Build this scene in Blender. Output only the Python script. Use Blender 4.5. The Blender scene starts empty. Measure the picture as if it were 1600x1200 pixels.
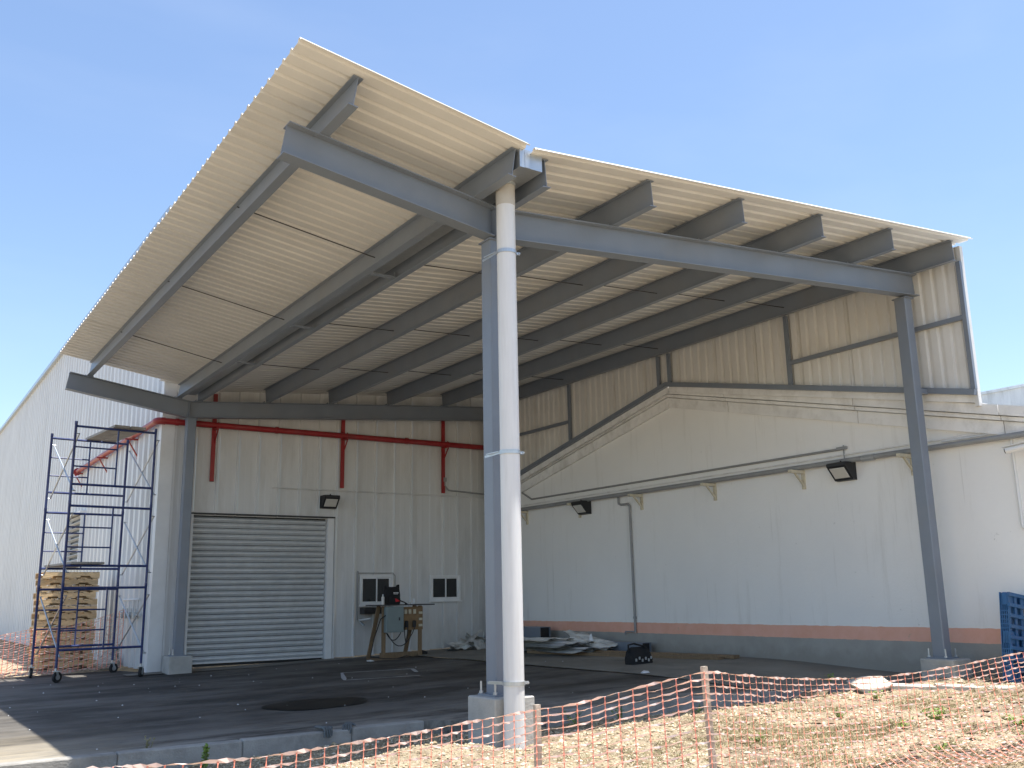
import bpy, math, random
from mathutils import Vector, Matrix
random.seed(7)
scene = bpy.context.scene
COL = scene.collection
R = math.radians

# ------------------------------------------------------------------ camera
cam_d = bpy.data.cameras.new("camera")
cam = bpy.data.objects.new("camera", cam_d)
COL.objects.link(cam)
cam_d.sensor_width = 36.0
cam_d.lens = 36.0 * 1488.7 / 1600.0
cam_d.clip_start = 0.1
cam_d.clip_end = 3000.0
_y, _p, _r = 0.58993, 0.22013, -0.01839
_f = Vector((math.sin(_y) * math.cos(_p), math.cos(_y) * math.cos(_p), math.sin(_p)))
_rt = Vector((math.cos(_y), -math.sin(_y), 0))
_up = _rt.cross(_f)
_r2 = _rt * math.cos(_r) + _up * math.sin(_r)
_u2 = -_rt * math.sin(_r) + _up * math.cos(_r)
cam.matrix_world = Matrix(((_r2.x, _u2.x, -_f.x, 0.0), (_r2.y, _u2.y, -_f.y, 0.0), (_r2.z, _u2.z, -_f.z, 1.45), (0, 0, 0, 1)))
scene.camera = cam

# ------------------------------------------------------------------ sky, sun, exposure
SUN = Vector((0.154, -0.130, 1.0)).normalized()
world = bpy.data.worlds.new("World")
scene.world = world
world.use_nodes = True
wn = world.node_tree.nodes
wl = world.node_tree.links
wn.clear()
sky = wn.new("ShaderNodeTexSky")
sky.sky_type = 'NISHITA'
sky.sun_disc = False
sky.sun_elevation = math.asin(SUN.z)
sky.sun_rotation = math.atan2(SUN.x, SUN.y)
sky.altitude = 0
sky.air_density = 1.0
sky.dust_density = 0.8
sky.ozone_density = 2.0
bg = wn.new("ShaderNodeBackground")
bg.inputs['Strength'].default_value = 0.117
wo = wn.new("ShaderNodeOutputWorld")
# very faint high cirrus veils over the clear sky
wt = wn.new("ShaderNodeTexCoord")
wm = wn.new("ShaderNodeMapping")
wm.inputs['Scale'].default_value = (1.2, 2.6, 6.0)
wz = wn.new("ShaderNodeTexNoise")
wz.inputs['Scale'].default_value = 1.6
wz.inputs['Detail'].default_value = 7
wr = wn.new("ShaderNodeMapRange")
for _i, _v in enumerate((0.45, 0.78, 0.0, 0.07)):
    wr.inputs[_i + 1].default_value = _v
wx = wn.new("ShaderNodeMix")
wx.data_type = 'RGBA'
wx.inputs['B'].default_value = (5.2, 5.4, 5.6, 1)
wl.new(wt.outputs['Generated'], wm.inputs[0])
wl.new(wm.outputs[0], wz.inputs['Vector'])
wl.new(wz.outputs['Fac'], wr.inputs[0])
wl.new(wr.outputs[0], wx.inputs['Factor'])
wl.new(sky.outputs[0], wx.inputs['A'])
wl.new(wx.outputs['Result'], bg.inputs[0])
wl.new(bg.outputs[0], wo.inputs[0])
sd = bpy.data.lights.new("sun", 'SUN')
sd.energy = 4.6
sd.angle = R(0.5)
sd.color = (1.0, 0.96, 0.9)
sun = bpy.data.objects.new("sun", sd)
COL.objects.link(sun)
sun.rotation_euler = SUN.to_track_quat('Z', 'Y').to_euler()
sun.location = (0, 0, 40)
scene.view_settings.view_transform = 'Standard'
scene.view_settings.look = 'None'
scene.view_settings.exposure = 1.08
scene.view_settings.gamma = 1.0
scene.view_settings.use_curve_mapping = False
scene.render.engine = 'CYCLES'
scene.cycles.max_bounces = 10
scene.cycles.diffuse_bounces = 6

# ------------------------------------------------------------------ materials
def pmat(name, col, rough=0.6, metal=0.0, var=0.08, scale=3.0, bump=0.0, bscale=60.0, rnd=0.0, dirt=None, dirt_amt=0.0, dirt_scale=1.2, stretch=None, spec=0.5):
    m = bpy.data.materials.new(name)
    m.use_nodes = True
    nt = m.node_tree
    N, L = nt.nodes, nt.links
    b = N['Principled BSDF']
    b.inputs['Roughness'].default_value = rough
    b.inputs['Metallic'].default_value = metal
    b.inputs['Specular IOR Level'].default_value = spec
    tc = N.new('ShaderNodeTexCoord')
    mp = N.new('ShaderNodeMapping')
    geo = N.new('ShaderNodeNewGeometry')
    L.new(geo.outputs['Position'], mp.inputs['Vector'])
    if stretch:
        mp.inputs['Scale'].default_value = stretch
    nz = N.new('ShaderNodeTexNoise')
    nz.inputs['Scale'].default_value = scale
    nz.inputs['Detail'].default_value = 6
    L.new(mp.outputs[0], nz.inputs['Vector'])
    mr = N.new('ShaderNodeMapRange')
    mr.inputs[1].default_value = 0.25
    mr.inputs[2].default_value = 0.75
    mr.inputs[3].default_value = 1 - var
    mr.inputs[4].default_value = 1 + var
    L.new(nz.outputs['Fac'], mr.inputs[0])
    val = mr.outputs[0]
    if rnd:
        oi = N.new('ShaderNodeObjectInfo')
        m2 = N.new('ShaderNodeMapRange')
        m2.inputs[3].default_value = 1 - rnd
        m2.inputs[4].default_value = 1 + rnd
        L.new(oi.outputs['Random'], m2.inputs[0])
        mu = N.new('ShaderNodeMath')
        mu.operation = 'MULTIPLY'
        L.new(val, mu.inputs[0])
        L.new(m2.outputs[0], mu.inputs[1])
        val = mu.outputs[0]
    mx = N.new('ShaderNodeMix')
    mx.data_type = 'RGBA'
    mx.blend_type = 'MULTIPLY'
    mx.inputs['Factor'].default_value = 1
    mx.inputs['A'].default_value = (*col, 1)
    L.new(val, mx.inputs['B'])
    cout = mx.outputs['Result']
    if dirt:
        n2 = N.new('ShaderNodeTexNoise')
        n2.inputs['Scale'].default_value = dirt_scale
        n2.inputs['Detail'].default_value = 8
        n2.inputs['Roughness'].default_value = 0.65
        L.new(mp.outputs[0], n2.inputs['Vector'])
        r2 = N.new('ShaderNodeMapRange')
        r2.inputs[1].default_value = 0.48
        r2.inputs[2].default_value = 0.72
        r2.inputs[3].default_value = 0
        r2.inputs[4].default_value = dirt_amt
        L.new(n2.outputs['Fac'], r2.inputs[0])
        m3 = N.new('ShaderNodeMix')
        m3.data_type = 'RGBA'
        L.new(r2.outputs[0], m3.inputs['Factor'])
        L.new(cout, m3.inputs['A'])
        m3.inputs['B'].default_value = (*dirt, 1)
        cout = m3.outputs['Result']
    L.new(cout, b.inputs['Base Color'])
    if bump:
        n3 = N.new('ShaderNodeTexNoise')
        n3.inputs['Scale'].default_value = bscale
        n3.inputs['Detail'].default_value = 5
        L.new(geo.outputs['Position'], n3.inputs['Vector'])
        bp = N.new('ShaderNodeBump')
        bp.inputs['Strength'].default_value = bump
        bp.inputs['Distance'].default_value = 0.02
        L.new(n3.outputs['Fac'], bp.inputs['Height'])
        L.new(bp.outputs[0], b.inputs['Normal'])
    return m

M = {}
M['steel'] = pmat('grey_steel_paint', (0.185, 0.215, 0.26), 0.38, 0, 0.07, 2.5, 0.05, 40, dirt=(0.23, 0.225, 0.215), dirt_amt=0.35)
M['sheet'] = pmat('cream_metal_sheet', (0.69, 0.68, 0.65), 0.45, 0, 0.04, 1.5, rnd=0.025, dirt=(0.42, 0.38, 0.3), dirt_amt=0.15)
M['galv'] = pmat('galvanised_steel', (0.5, 0.53, 0.55), 0.35, 0.7, 0.08, 14)
M['pipe'] = pmat('pale_pvc', (0.69, 0.69, 0.685), 0.33, 0, 0.035, 6, dirt=(0.42, 0.39, 0.34), dirt_amt=0.22, dirt_scale=2.0, stretch=(7, 7, 0.5))
M['pipe_old'] = pmat('dusty_pvc', (0.5, 0.47, 0.42), 0.6, 0, 0.1, 5)
M['conc'] = pmat('concrete', (0.42, 0.41, 0.38), 0.85, 0, 0.12, 4, 0.3, 40, dirt=(0.26, 0.25, 0.22), dirt_amt=0.5, dirt_scale=3)
M['kerb'] = pmat('kerb_concrete', (0.33, 0.315, 0.285), 0.9, 0, 0.15, 5, 0.4, 50, rnd=0.06, dirt=(0.13, 0.125, 0.11), dirt_amt=0.6, dirt_scale=3)
M['wallpanel'] = pmat('white_wall_panel', (0.64, 0.645, 0.64), 0.45, 0, 0.05, 1.5, rnd=0.03, dirt=(0.36, 0.35, 0.32), dirt_amt=0.35, dirt_scale=1.6, stretch=(2, 2, 0.4))
M['sidepanel'] = pmat('corrugated_white_side', (0.68, 0.69, 0.69), 0.45, 0, 0.05, 1.2, rnd=0.02, dirt=(0.42, 0.41, 0.39), dirt_amt=0.35, dirt_scale=0.7, stretch=(2, 2, 0.5))
M['white'] = pmat('white_paint', (0.74, 0.75, 0.75), 0.45, 0, 0.05, 4)
M['slat'] = pmat('door_slat_metal', (0.6, 0.62, 0.63), 0.35, 0.3, 0.08, 6, rnd=0.04)
M['black'] = pmat('black_paint', (0.018, 0.018, 0.02), 0.5, 0, 0.1, 8)
M['glass'] = pmat('dark_window_glass', (0.012, 0.014, 0.015), 0.06, 0, 0.05, 3)
M['lens'] = pmat('lamp_lens', (0.62, 0.6, 0.55), 0.25, 0, 0.05, 9)
M['red'] = pmat('red_pipe_paint', (0.3, 0.016, 0.018), 0.42, 0, 0.12, 6, dirt=(0.25, 0.1, 0.09), dirt_amt=0.4)
M['blue'] = pmat('blue_scaffold_paint', (0.025, 0.045, 0.16), 0.4, 0, 0.2, 9, dirt=(0.12, 0.12, 0.14), dirt_amt=0.5, dirt_scale=9)
M['bluep'] = pmat('blue_plastic', (0.025, 0.11, 0.26), 0.5, 0, 0.12, 5, dirt=(0.2, 0.22, 0.24), dirt_amt=0.25, dirt_scale=4)
M['wood'] = pmat('pallet_wood', (0.62, 0.45, 0.25), 0.8, 0, 0.22, 9, 0.2, 50, rnd=0.18, stretch=(1, 5, 5))
M['wood2'] = pmat('weathered_lumber', (0.22, 0.15, 0.085), 0.8, 0, 0.25, 12, 0.2, 60, rnd=0.1, stretch=(5, 5, 1))
M['stake'] = pmat('stake_wood', (0.4, 0.34, 0.27), 0.85, 0, 0.2, 20, 0.2, 80, stretch=(4, 4, 0.7))
M['ply'] = pmat('plywood', (0.25, 0.16, 0.08), 0.75, 0, 0.2, 9)
M['cab'] = pmat('grey_green_cabinet', (0.2, 0.25, 0.25), 0.45, 0, 0.06, 6)
M['rubber'] = pmat('black_rubber', (0.02, 0.02, 0.02), 0.7, 0, 0.2, 12)
M['orange'] = pmat('orange_net', (0.88, 0.3, 0.2), 0.4, 0, 0.15, 7)
M['orange_lit'] = pmat('sunlit_net', (0.9, 0.66, 0.57), 0.35, 0, 0.15, 5, dirt=(0.92, 0.88, 0.84), dirt_amt=0.8, dirt_scale=4)  # whitish tone paints the sun's highlight onto the long strands
M['fabric'] = pmat('black_fabric', (0.012, 0.012, 0.013), 0.85, 0, 0.3, 30, 0.3, 120)
M['redfab'] = pmat('red_patch', (0.55, 0.02, 0.03), 0.7, 0, 0.1, 20)
M['scrap'] = pmat('scrap_sheet', (0.68, 0.68, 0.65), 0.55, 0.0, 0.15, 5, rnd=0.15, dirt=(0.16, 0.14, 0.11), dirt_amt=0.7, dirt_scale=3)
M['paper'] = pmat('white_scrap', (0.75, 0.76, 0.77), 0.6, 0, 0.05, 5)
M['stone'] = pmat('pale_stone', (0.5, 0.47, 0.41), 0.9, 0, 0.15, 6, 0.5, 30, dirt=(0.3, 0.26, 0.2), dirt_amt=0.6, dirt_scale=4)
M['leaf'] = pmat('weed_leaf', (0.2, 0.3, 0.05), 0.6, 0, 0.25, 30, rnd=0.15)
M['drygrass'] = pmat('dry_stem', (0.27, 0.25, 0.12), 0.8, 0, 0.5, 7)
def straw_mat():
    m, N, L, b, g = nodes_of('straw_grass', 0.85)
    r = g.outputs['Random Per Island']
    cr = N.new('ShaderNodeValToRGB')
    L.new(r, cr.inputs[0])
    e = cr.color_ramp.elements
    e[0].position, e[0].color = 0.0, (0.14, 0.17, 0.05, 1)
    e[1].position, e[1].color = 1.0, (0.52, 0.44, 0.26, 1)
    k = e.new(0.4)
    k.color = (0.26, 0.2, 0.1, 1)
    L.new(cr.outputs[0], b.inputs['Base Color'])
    return m
M['glove'] = pmat('grey_glove', (0.12, 0.13, 0.13), 0.8, 0, 0.2, 25, 0.3, 90)
M['clod'] = pmat('brown_clod', (0.24, 0.17, 0.11), 0.95, 0, 0.35, 6, 0.6, 60)
M['cream'] = pmat('cream_bracket_paint', (0.6, 0.55, 0.42), 0.5, 0, 0.1, 10, dirt=(0.35, 0.25, 0.12), dirt_amt=0.4, dirt_scale=8)
M['conduit'] = pmat('grey_conduit', (0.29, 0.295, 0.295), 0.5, 0, 0.1, 6)
M['deck'] = pmat('deck_plank', (0.3, 0.28, 0.25), 0.7, 0, 0.25, 6, rnd=0.1)
M['darkdeb'] = pmat('dark_debris', (0.04, 0.04, 0.042), 0.6, 0, 0.3, 9)
M['puddle'] = pmat('wet_tar', (0.006, 0.006, 0.006), 0.5, 0, 0.3, 4, spec=0.1)
M['chalk'] = pmat('chalk_mark', (0.42, 0.42, 0.41), 0.9, 0, 0.25, 14)
M['oldwall'] = pmat('weathered_white_wall', (0.78, 0.79, 0.77), 0.8, 0, 0.12, 2, 0.1, 20, dirt=(0.4, 0.41, 0.38), dirt_amt=0.8, dirt_scale=1.5, stretch=(2.5, 2.5, 0.35))
M['cornice'] = pmat('cornice_render', (0.82, 0.815, 0.8), 0.85, 0, 0.08, 2.5, 0.15, 30, rnd=0.02, dirt=(0.42, 0.4, 0.36), dirt_amt=0.45, dirt_scale=2.2, stretch=(1, 1.5, 1.2))

def nodes_of(name, rough):
    m = bpy.data.materials.new(name)
    m.use_nodes = True
    nt = m.node_tree
    b = nt.nodes['Principled BSDF']
    b.inputs['Roughness'].default_value = rough
    g = nt.nodes.new('ShaderNodeNewGeometry')
    return m, nt.nodes, nt.links, b, g

def mixc(N, L, fac, a, b2):
    x = N.new('ShaderNodeMix')
    x.data_type = 'RGBA'
    for sock, v in (('Factor', fac), ('A', a), ('B', b2)):
        if isinstance(v, (tuple, float, int)):
            x.inputs[sock].default_value = (*v, 1) if isinstance(v, tuple) else v
        else:
            L.new(v, x.inputs[sock])
    return x.outputs['Result']

def noise(N, L, vec, scale, detail=6, rough=0.6, sc=None):
    if sc:
        mp = N.new('ShaderNodeMapping')
        mp.inputs['Scale'].default_value = sc
        L.new(vec, mp.inputs['Vector'])
        vec = mp.outputs[0]
    n = N.new('ShaderNodeTexNoise')
    n.inputs['Scale'].default_value = scale
    n.inputs['Detail'].default_value = detail
    n.inputs['Roughness'].default_value = rough
    L.new(vec, n.inputs['Vector'])
    return n.outputs['Fac']

def rng(N, L, v, a, b2, c=0.0, d=1.0):
    m = N.new('ShaderNodeMapRange')
    for i, x in enumerate((a, b2, c, d)):
        m.inputs[i + 1].default_value = x
    L.new(v, m.inputs[0])
    return m.outputs[0]

def math2(N, L, op, a, b2):
    m = N.new('ShaderNodeMath')
    m.operation = op
    for i, v in enumerate((a, b2)):
        if isinstance(v, (int, float)):
            m.inputs[i].default_value = v
        else:
            L.new(v, m.inputs[i])
    return m.outputs[0]

def bump(N, L, b, h, strength, dist):
    bp = N.new('ShaderNodeBump')
    bp.inputs['Strength'].default_value = strength
    bp.inputs['Distance'].default_value = dist
    L.new(h, bp.inputs['Height'])
    L.new(bp.outputs[0], b.inputs['Normal'])

# rendered masonry: white above, painted salmon band, grey dado
m, N, L, b, g = nodes_of('painted_masonry', 0.8)
pos = g.outputs['Position']
sx = N.new('ShaderNodeSeparateXYZ')
L.new(pos, sx.inputs[0])
z = sx.outputs['Z']
wob = math2(N, L, 'ADD', z, rng(N, L, noise(N, L, pos, 6), 0.3, 0.7, -0.006, 0.006))
white = mixc(N, L, rng(N, L, noise(N, L, pos, 0.8), 0.3, 0.7), (0.86, 0.855, 0.835), (0.9, 0.895, 0.87))
streak = rng(N, L, noise(N, L, pos, 2.2, 8, 0.7, (1, 1.6, 0.16)), 0.56, 0.78, 0, 0.35)
white = mixc(N, L, streak, white, (0.5, 0.48, 0.43))
drip = rng(N, L, noise(N, L, pos, 5.5, 4, 0.6, (1, 1.9, 0.05)), 0.66, 0.72, 0, 0.22)
white = mixc(N, L, drip, white, (0.42, 0.4, 0.36))
scuff = rng(N, L, noise(N, L, pos, 7, 8, 0.75), 0.66, 0.72, 0, 0.55)
white = mixc(N, L, scuff, white, (0.3, 0.3, 0.29))
salmon = mixc(N, L, rng(N, L, noise(N, L, pos, 4), 0.3, 0.7), (0.8, 0.42, 0.3), (0.86, 0.49, 0.38))
salmon = mixc(N, L, rng(N, L, noise(N, L, pos, 5, 8, 0.7), 0.63, 0.7, 0, 0.7), salmon, (0.56, 0.42, 0.3))
grey = mixc(N, L, rng(N, L, noise(N, L, pos, 2.5), 0.3, 0.7), (0.33, 0.32, 0.295), (0.4, 0.39, 0.36))
damp = rng(N, L, math2(N, L, 'ADD', z, rng(N, L, noise(N, L, pos, 3, 8), 0.2, 0.8, -0.2, 0.2)), 0.3, 0.5, 0.6, 0.0)
grey = mixc(N, L, damp, grey, (0.27, 0.255, 0.22))
c = mixc(N, L, math2(N, L, 'GREATER_THAN', wob, 0.655), grey, salmon)
c = mixc(N, L, math2(N, L, 'GREATER_THAN', wob, 0.872), c, white)
L.new(c, b.inputs['Base Color'])
bump(N, L, b, noise(N, L, pos, 25, 8, 0.7), 0.25, 0.02)
M['masonry'] = m

# asphalt with dust, tyre-swept streaks and sandy yellow dust boosted to brighten the sunlit corner
m, N, L, b, g = nodes_of('asphalt', 0.75)
b.inputs['Specular IOR Level'].default_value = 0.3
pos = g.outputs['Position']
base = mixc(N, L, rng(N, L, noise(N, L, pos, 0.7), 0.3, 0.7), (0.03, 0.0265, 0.0225), (0.055, 0.049, 0.042))
dust = rng(N, L, noise(N, L, pos, 0.55, 9, 0.65, (0.55, 1.3, 1)), 0.43, 0.6, 0, 0.85)
base = mixc(N, L, dust, base, (0.145, 0.134, 0.117))
fine = rng(N, L, noise(N, L, pos, 2.2, 9, 0.75, (0.4, 1.6, 1)), 0.57, 0.72, 0, 0.6)
base = mixc(N, L, fine, base, (0.22, 0.206, 0.185))
sx = N.new('ShaderNodeSeparateXYZ')
L.new(pos, sx.inputs[0])
edge = math2(N, L, 'MULTIPLY', rng(N, L, sx.outputs['Y'], 12.2, 10.6, 0, 1), rng(N, L, noise(N, L, pos, 1.3, 8, 0.7, (0.5, 1.8, 1)), 0.4, 0.56, 0, 1))
base = mixc(N, L, edge, base, (0.27, 0.25, 0.215))
sunlit_sand = math2(N, L, 'MULTIPLY', rng(N, L, sx.outputs['X'], 3.0, 1.2, 0, 1), rng(N, L, sx.outputs['Y'], 13.5, 11.0, 0.1, 0.8))
sunlit_sand = math2(N, L, 'MULTIPLY', sunlit_sand, rng(N, L, noise(N, L, pos, 1.5, 8, 0.7, (0.5, 1.6, 1)), 0.35, 0.6, 0, 1))
base = mixc(N, L, sunlit_sand, base, (0.36, 0.3, 0.2))  # sandy dust colour also carries the brightness of the sunlit patch
spk = rng(N, L, noise(N, L, pos, 130, 3, 0.8), 0.5, 0.7, 0, 0.35)
base = mixc(N, L, spk, base, (0.12, 0.112, 0.1))
L.new(base, b.inputs['Base Color'])
L.new(rng(N, L, noise(N, L, pos, 1.0), 0.3, 0.7, 0.55, 0.85), b.inputs['Roughness'])
bump(N, L, b, noise(N, L, pos, 90, 4, 0.7), 0.35, 0.01)
M['asphalt'] = m

m, N, L, b, g = nodes_of('concrete_apron', 0.85)
pos = g.outputs['Position']
base = mixc(N, L, rng(N, L, noise(N, L, pos, 0.9, 8), 0.3, 0.7), (0.17, 0.155, 0.13), (0.25, 0.235, 0.2))
base = mixc(N, L, rng(N, L, noise(N, L, pos, 1.7, 9, 0.7, (1, 0.5, 1)), 0.55, 0.72, 0, 0.7), base, (0.09, 0.085, 0.075))
L.new(base, b.inputs['Base Color'])
bump(N, L, b, noise(N, L, pos, 45, 6), 0.3, 0.015)
M['apron'] = m

m, N, L, b, g = nodes_of('gravel_soil', 0.95)
pos = g.outputs['Position']
base = mixc(N, L, rng(N, L, noise(N, L, pos, 1.1, 8), 0.3, 0.7), (0.31, 0.24, 0.14), (0.41, 0.325, 0.2))
base = mixc(N, L, rng(N, L, noise(N, L, pos, 38, 5, 0.8), 0.42, 0.62), base, (0.55, 0.47, 0.34))
base = mixc(N, L, rng(N, L, noise(N, L, pos, 60, 3, 0.8), 0.56, 0.66), base, (0.1, 0.08, 0.055))
soil = rng(N, L, noise(N, L, pos, 1.1, 9, 0.75), 0.47, 0.6, 0, 0.85)
base = mixc(N, L, soil, base, (0.15, 0.105, 0.068))
L.new(base, b.inputs['Base Color'])
bump(N, L, b, noise(N, L, pos, 45, 6, 0.8), 0.9, 0.03)
M['gravel'] = m

def pebble_mat():
    m, N, L, b, g = nodes_of('pebbles', 0.9)
    r = N.new('ShaderNodeNewGeometry').outputs['Random Per Island']
    cr = N.new('ShaderNodeValToRGB')
    L.new(r, cr.inputs[0])
    e = cr.color_ramp.elements
    e[0].position, e[0].color = 0, (0.13, 0.1, 0.062, 1)
    e[1].position, e[1].color = 1, (0.66, 0.59, 0.46, 1)
    k = e.new(0.35)
    k.color = (0.36, 0.28, 0.165, 1)
    k = e.new(0.75)
    k.color = (0.5, 0.41, 0.27, 1)
    L.new(cr.outputs[0], b.inputs['Base Color'])
    return m
M['pebble'] = pebble_mat()
M['straw'] = straw_mat()

# ------------------------------------------------------------------ mesh helpers
OFF = {}
class MB:
    def __init__(s):
        s.v, s.f = [], []
    def add(s, vs, fs):
        n = len(s.v)
        s.v += [tuple(p) for p in vs]
        s.f += [tuple(i + n for i in f) for f in fs]
        return s
    def box(s, x0, x1, y0, y1, z0, z1):
        return s.add([(x0, y0, z0), (x1, y0, z0), (x1, y1, z0), (x0, y1, z0), (x0, y0, z1), (x1, y0, z1), (x1, y1, z1), (x0, y1, z1)],
                     [(3, 2, 1, 0), (4, 5, 6, 7), (0, 1, 5, 4), (1, 2, 6, 5), (2, 3, 7, 6), (3, 0, 4, 7)])
    def bbox(s, x0, x1, y0, y1, z0, z1, c=0.01):
        # box with chamfered vertical and top edges
        pts = [(x0 + c, y0), (x1 - c, y0), (x1, y0 + c), (x1, y1 - c), (x1 - c, y1), (x0 + c, y1), (x0, y1 - c), (x0, y0 + c)]
        cx, cy = (x0 + x1) / 2, (y0 + y1) / 2
        v = [(x, y, z0) for x, y in pts] + [(x, y, z1 - c) for x, y in pts]
        v += [(x + (c if x < cx else -c) * 0.8, y + (c if y < cy else -c) * 0.8, z1) for x, y in pts]
        f = [tuple(range(7, -1, -1)), tuple(range(16, 24))]
        for k in (0, 8):
            for i in range(8):
                j = (i + 1) % 8
                f.append((k + i, k + j, k + 8 + j, k + 8 + i))
        return s.add(v, f)
    def frame_pts(s, p, q, up):
        p, q = Vector(p), Vector(q)
        d = (q - p).normalized()
        up = Vector(up)
        if abs(d.dot(up.normalized())) > 0.99:
            up = Vector((1, 0, 0))
        sd = d.cross(up).normalized()
        u = sd.cross(d).normalized()
        return p, q, sd, u
    def prof(s, p, q, outline, up=(0, 0, 1)):
        # extrude a closed 2-D outline [(side, up)] from p to q
        p, q, sd, u = s.frame_pts(p, q, up)
        n = len(outline)
        v = [p + sd * a + u * c for a, c in outline] + [q + sd * a + u * c for a, c in outline]
        f = [tuple(range(n)), tuple(range(2 * n - 1, n - 1, -1))]
        for i in range(n):
            j = (i + 1) % n
            f.append((i, n + i, n + j, j))
        return s.add(v, f)
    def bar(s, p, q, w, h, up=(0, 0, 1)):
        return s.prof(p, q, [(-w / 2, -h / 2), (w / 2, -h / 2), (w / 2, h / 2), (-w / 2, h / 2)], up)
    def ibeam(s, p, q, w, h, tf=0.014, tw=0.009, up=(0, 0, 1)):
        # p and q on the bottom centre line
        a, t = w / 2, tw / 2
        o = [(-a, 0), (a, 0), (a, tf), (t, tf), (t, h - tf), (a, h - tf), (a, h), (-a, h), (-a, h - tf), (-t, h - tf), (-t, tf), (-a, tf)]
        P, Q, sd, u = s.frame_pts(p, q, up)
        n = 12
        v = [P + sd * x + u * y for x, y in o] + [Q + sd * x + u * y for x, y in o]
        f = []
        for i in range(n):
            j = (i + 1) % n
            f.append((i, n + i, n + j, j))
        for k in (0, n):
            for c in ((0, 1, 2, 3, 10, 11), (3, 4, 9, 10), (4, 5, 6, 7, 8, 9)):
                f.append(tuple(k + i for i in (c if k == 0 else c[::-1])))
        return s.add(v, f)
    def tube(s, pts, r, n=8, caps=True, taper=None):
        pts = [Vector(p) for p in pts]
        prev = None
        rings = []
        for i, p in enumerate(pts):
            if i == 0:
                d = pts[1] - p
            elif i == len(pts) - 1:
                d = p - pts[i - 1]
            else:
                d = (pts[i + 1] - p).normalized() + (p - pts[i - 1]).normalized()
            d.normalize()
            if prev is None:
                a = d.cross(Vector((0, 0, 1)))
                if a.length < 0.05:
                    a = d.cross(Vector((1, 0, 0)))
            else:
                a = prev - d * prev.dot(d)
            a.normalize()
            prev = a
            c = d.cross(a)
            rr = r if taper is None else taper[i]
            rings.append([p + (a * math.cos(2 * math.pi * k / n) + c * math.sin(2 * math.pi * k / n)) * rr for k in range(n)])
        base = len(s.v)
        for rg in rings:
            s.v += [tuple(x) for x in rg]
        for i in range(len(rings) - 1):
            for k in range(n):
                j = (k + 1) % n
                s.f.append((base + i * n + k, base + i * n + j, base + (i + 1) * n + j, base + (i + 1) * n + k))
        if caps:
            s.f.append(tuple(base + k for k in range(n - 1, -1, -1)))
            s.f.append(tuple(base + (len(rings) - 1) * n + k for k in range(n)))
        return s
    def corr(s, prof, lo, hi, P, th=0.004):
        # prof: [(v,h)]; lo(v), hi(v): extents along u; P(u,v,h)->xyz
        n = len(prof)
        v = []
        for t in (0, th):
            for e in (lo, hi):
                v += [P(e(a), a, h - t) for a, h in prof]
        f = []
        for i in range(n - 1):
            f.append((i, i + 1, n + i + 1, n + i))
            f.append((2 * n + i, 3 * n + i, 3 * n + i + 1, 2 * n + i + 1))
            f.append((i, 2 * n + i, 2 * n + i + 1, i + 1))
            f.append((n + i, n + i + 1, 3 * n + i + 1, 3 * n + i))
        f.append((0, n, 3 * n, 2 * n))
        f.append((n - 1, 3 * n - 1, 4 * n - 1, 2 * n - 1))
        return s.add(v, f)

def build(name, mb, mat, parent=None, local=False, smooth=False, kind=None, label=None):
    off = Vector((0, 0, 0))
    if parent is not None and not local:
        off = OFF.get(parent.name, off)
    me = bpy.data.meshes.new(name)
    me.from_pydata([(x - off.x, y - off.y, z - off.z) for x, y, z in mb.v], [], mb.f)
    me.update()
    if mat is not None:
        me.materials.append(M[mat] if isinstance(mat, str) else mat)
    if smooth:
        for p in me.polygons:
            p.use_smooth = True
        try:
            me.set_sharp_from_angle(angle=R(40))
        except Exception:
            pass
    o = bpy.data.objects.new(name, me)
    COL.objects.link(o)
    if parent is not None:
        o.parent = parent
        OFF[o.name] = off if not local else Vector((0, 0, 0))
    if kind:
        o['kind'] = kind
    if label:
        o['label'] = label
    return o

def place(name, mesh, parent, loc=(0, 0, 0), rot=(0, 0, 0)):
    o = bpy.data.objects.new(name, mesh)
    COL.objects.link(o)
    o.parent = parent
    o.location = loc
    o.rotation_euler = rot
    return o

def tag(o, label, cat, group=None):
    o['label'] = label
    o['category'] = cat
    if group:
        o['group'] = group
    return o

def thing(name, label, cat, loc, rz=0.0, group=None):
    o = bpy.data.objects.new(name, None)
    COL.objects.link(o)
    o.location = loc
    o.rotation_euler = (0, 0, rz)
    OFF[o.name] = Vector(loc)
    return tag(o, label, cat, group)

def struct(name, mb, mat, smooth=False):
    return build(name, mb, mat, smooth=smooth, kind='structure')

def interp(x, t):
    if x <= t[0][0]:
        return t[0][1]
    for (a, c), (d, e) in zip(t, t[1:]):
        if x <= d:
            return c + (e - c) * (x - a) / (d - a)
    return t[-1][1]

def hsh(i, j):
    v = math.sin(i * 127.1 + j * 311.7) * 43758.5453
    return v - math.floor(v)

def vnoise(x, y):
    i, j = math.floor(x), math.floor(y)
    a, c = x - i, y - j
    a, c = a * a * (3 - 2 * a), c * c * (3 - 2 * c)
    return (hsh(i, j) * (1 - a) + hsh(i + 1, j) * a) * (1 - c) + (hsh(i, j + 1) * (1 - a) + hsh(i + 1, j + 1) * a) * c

def smooth01(t):
    t = max(0.0, min(1.0, t))
    return t * t * (3 - 2 * t)

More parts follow.
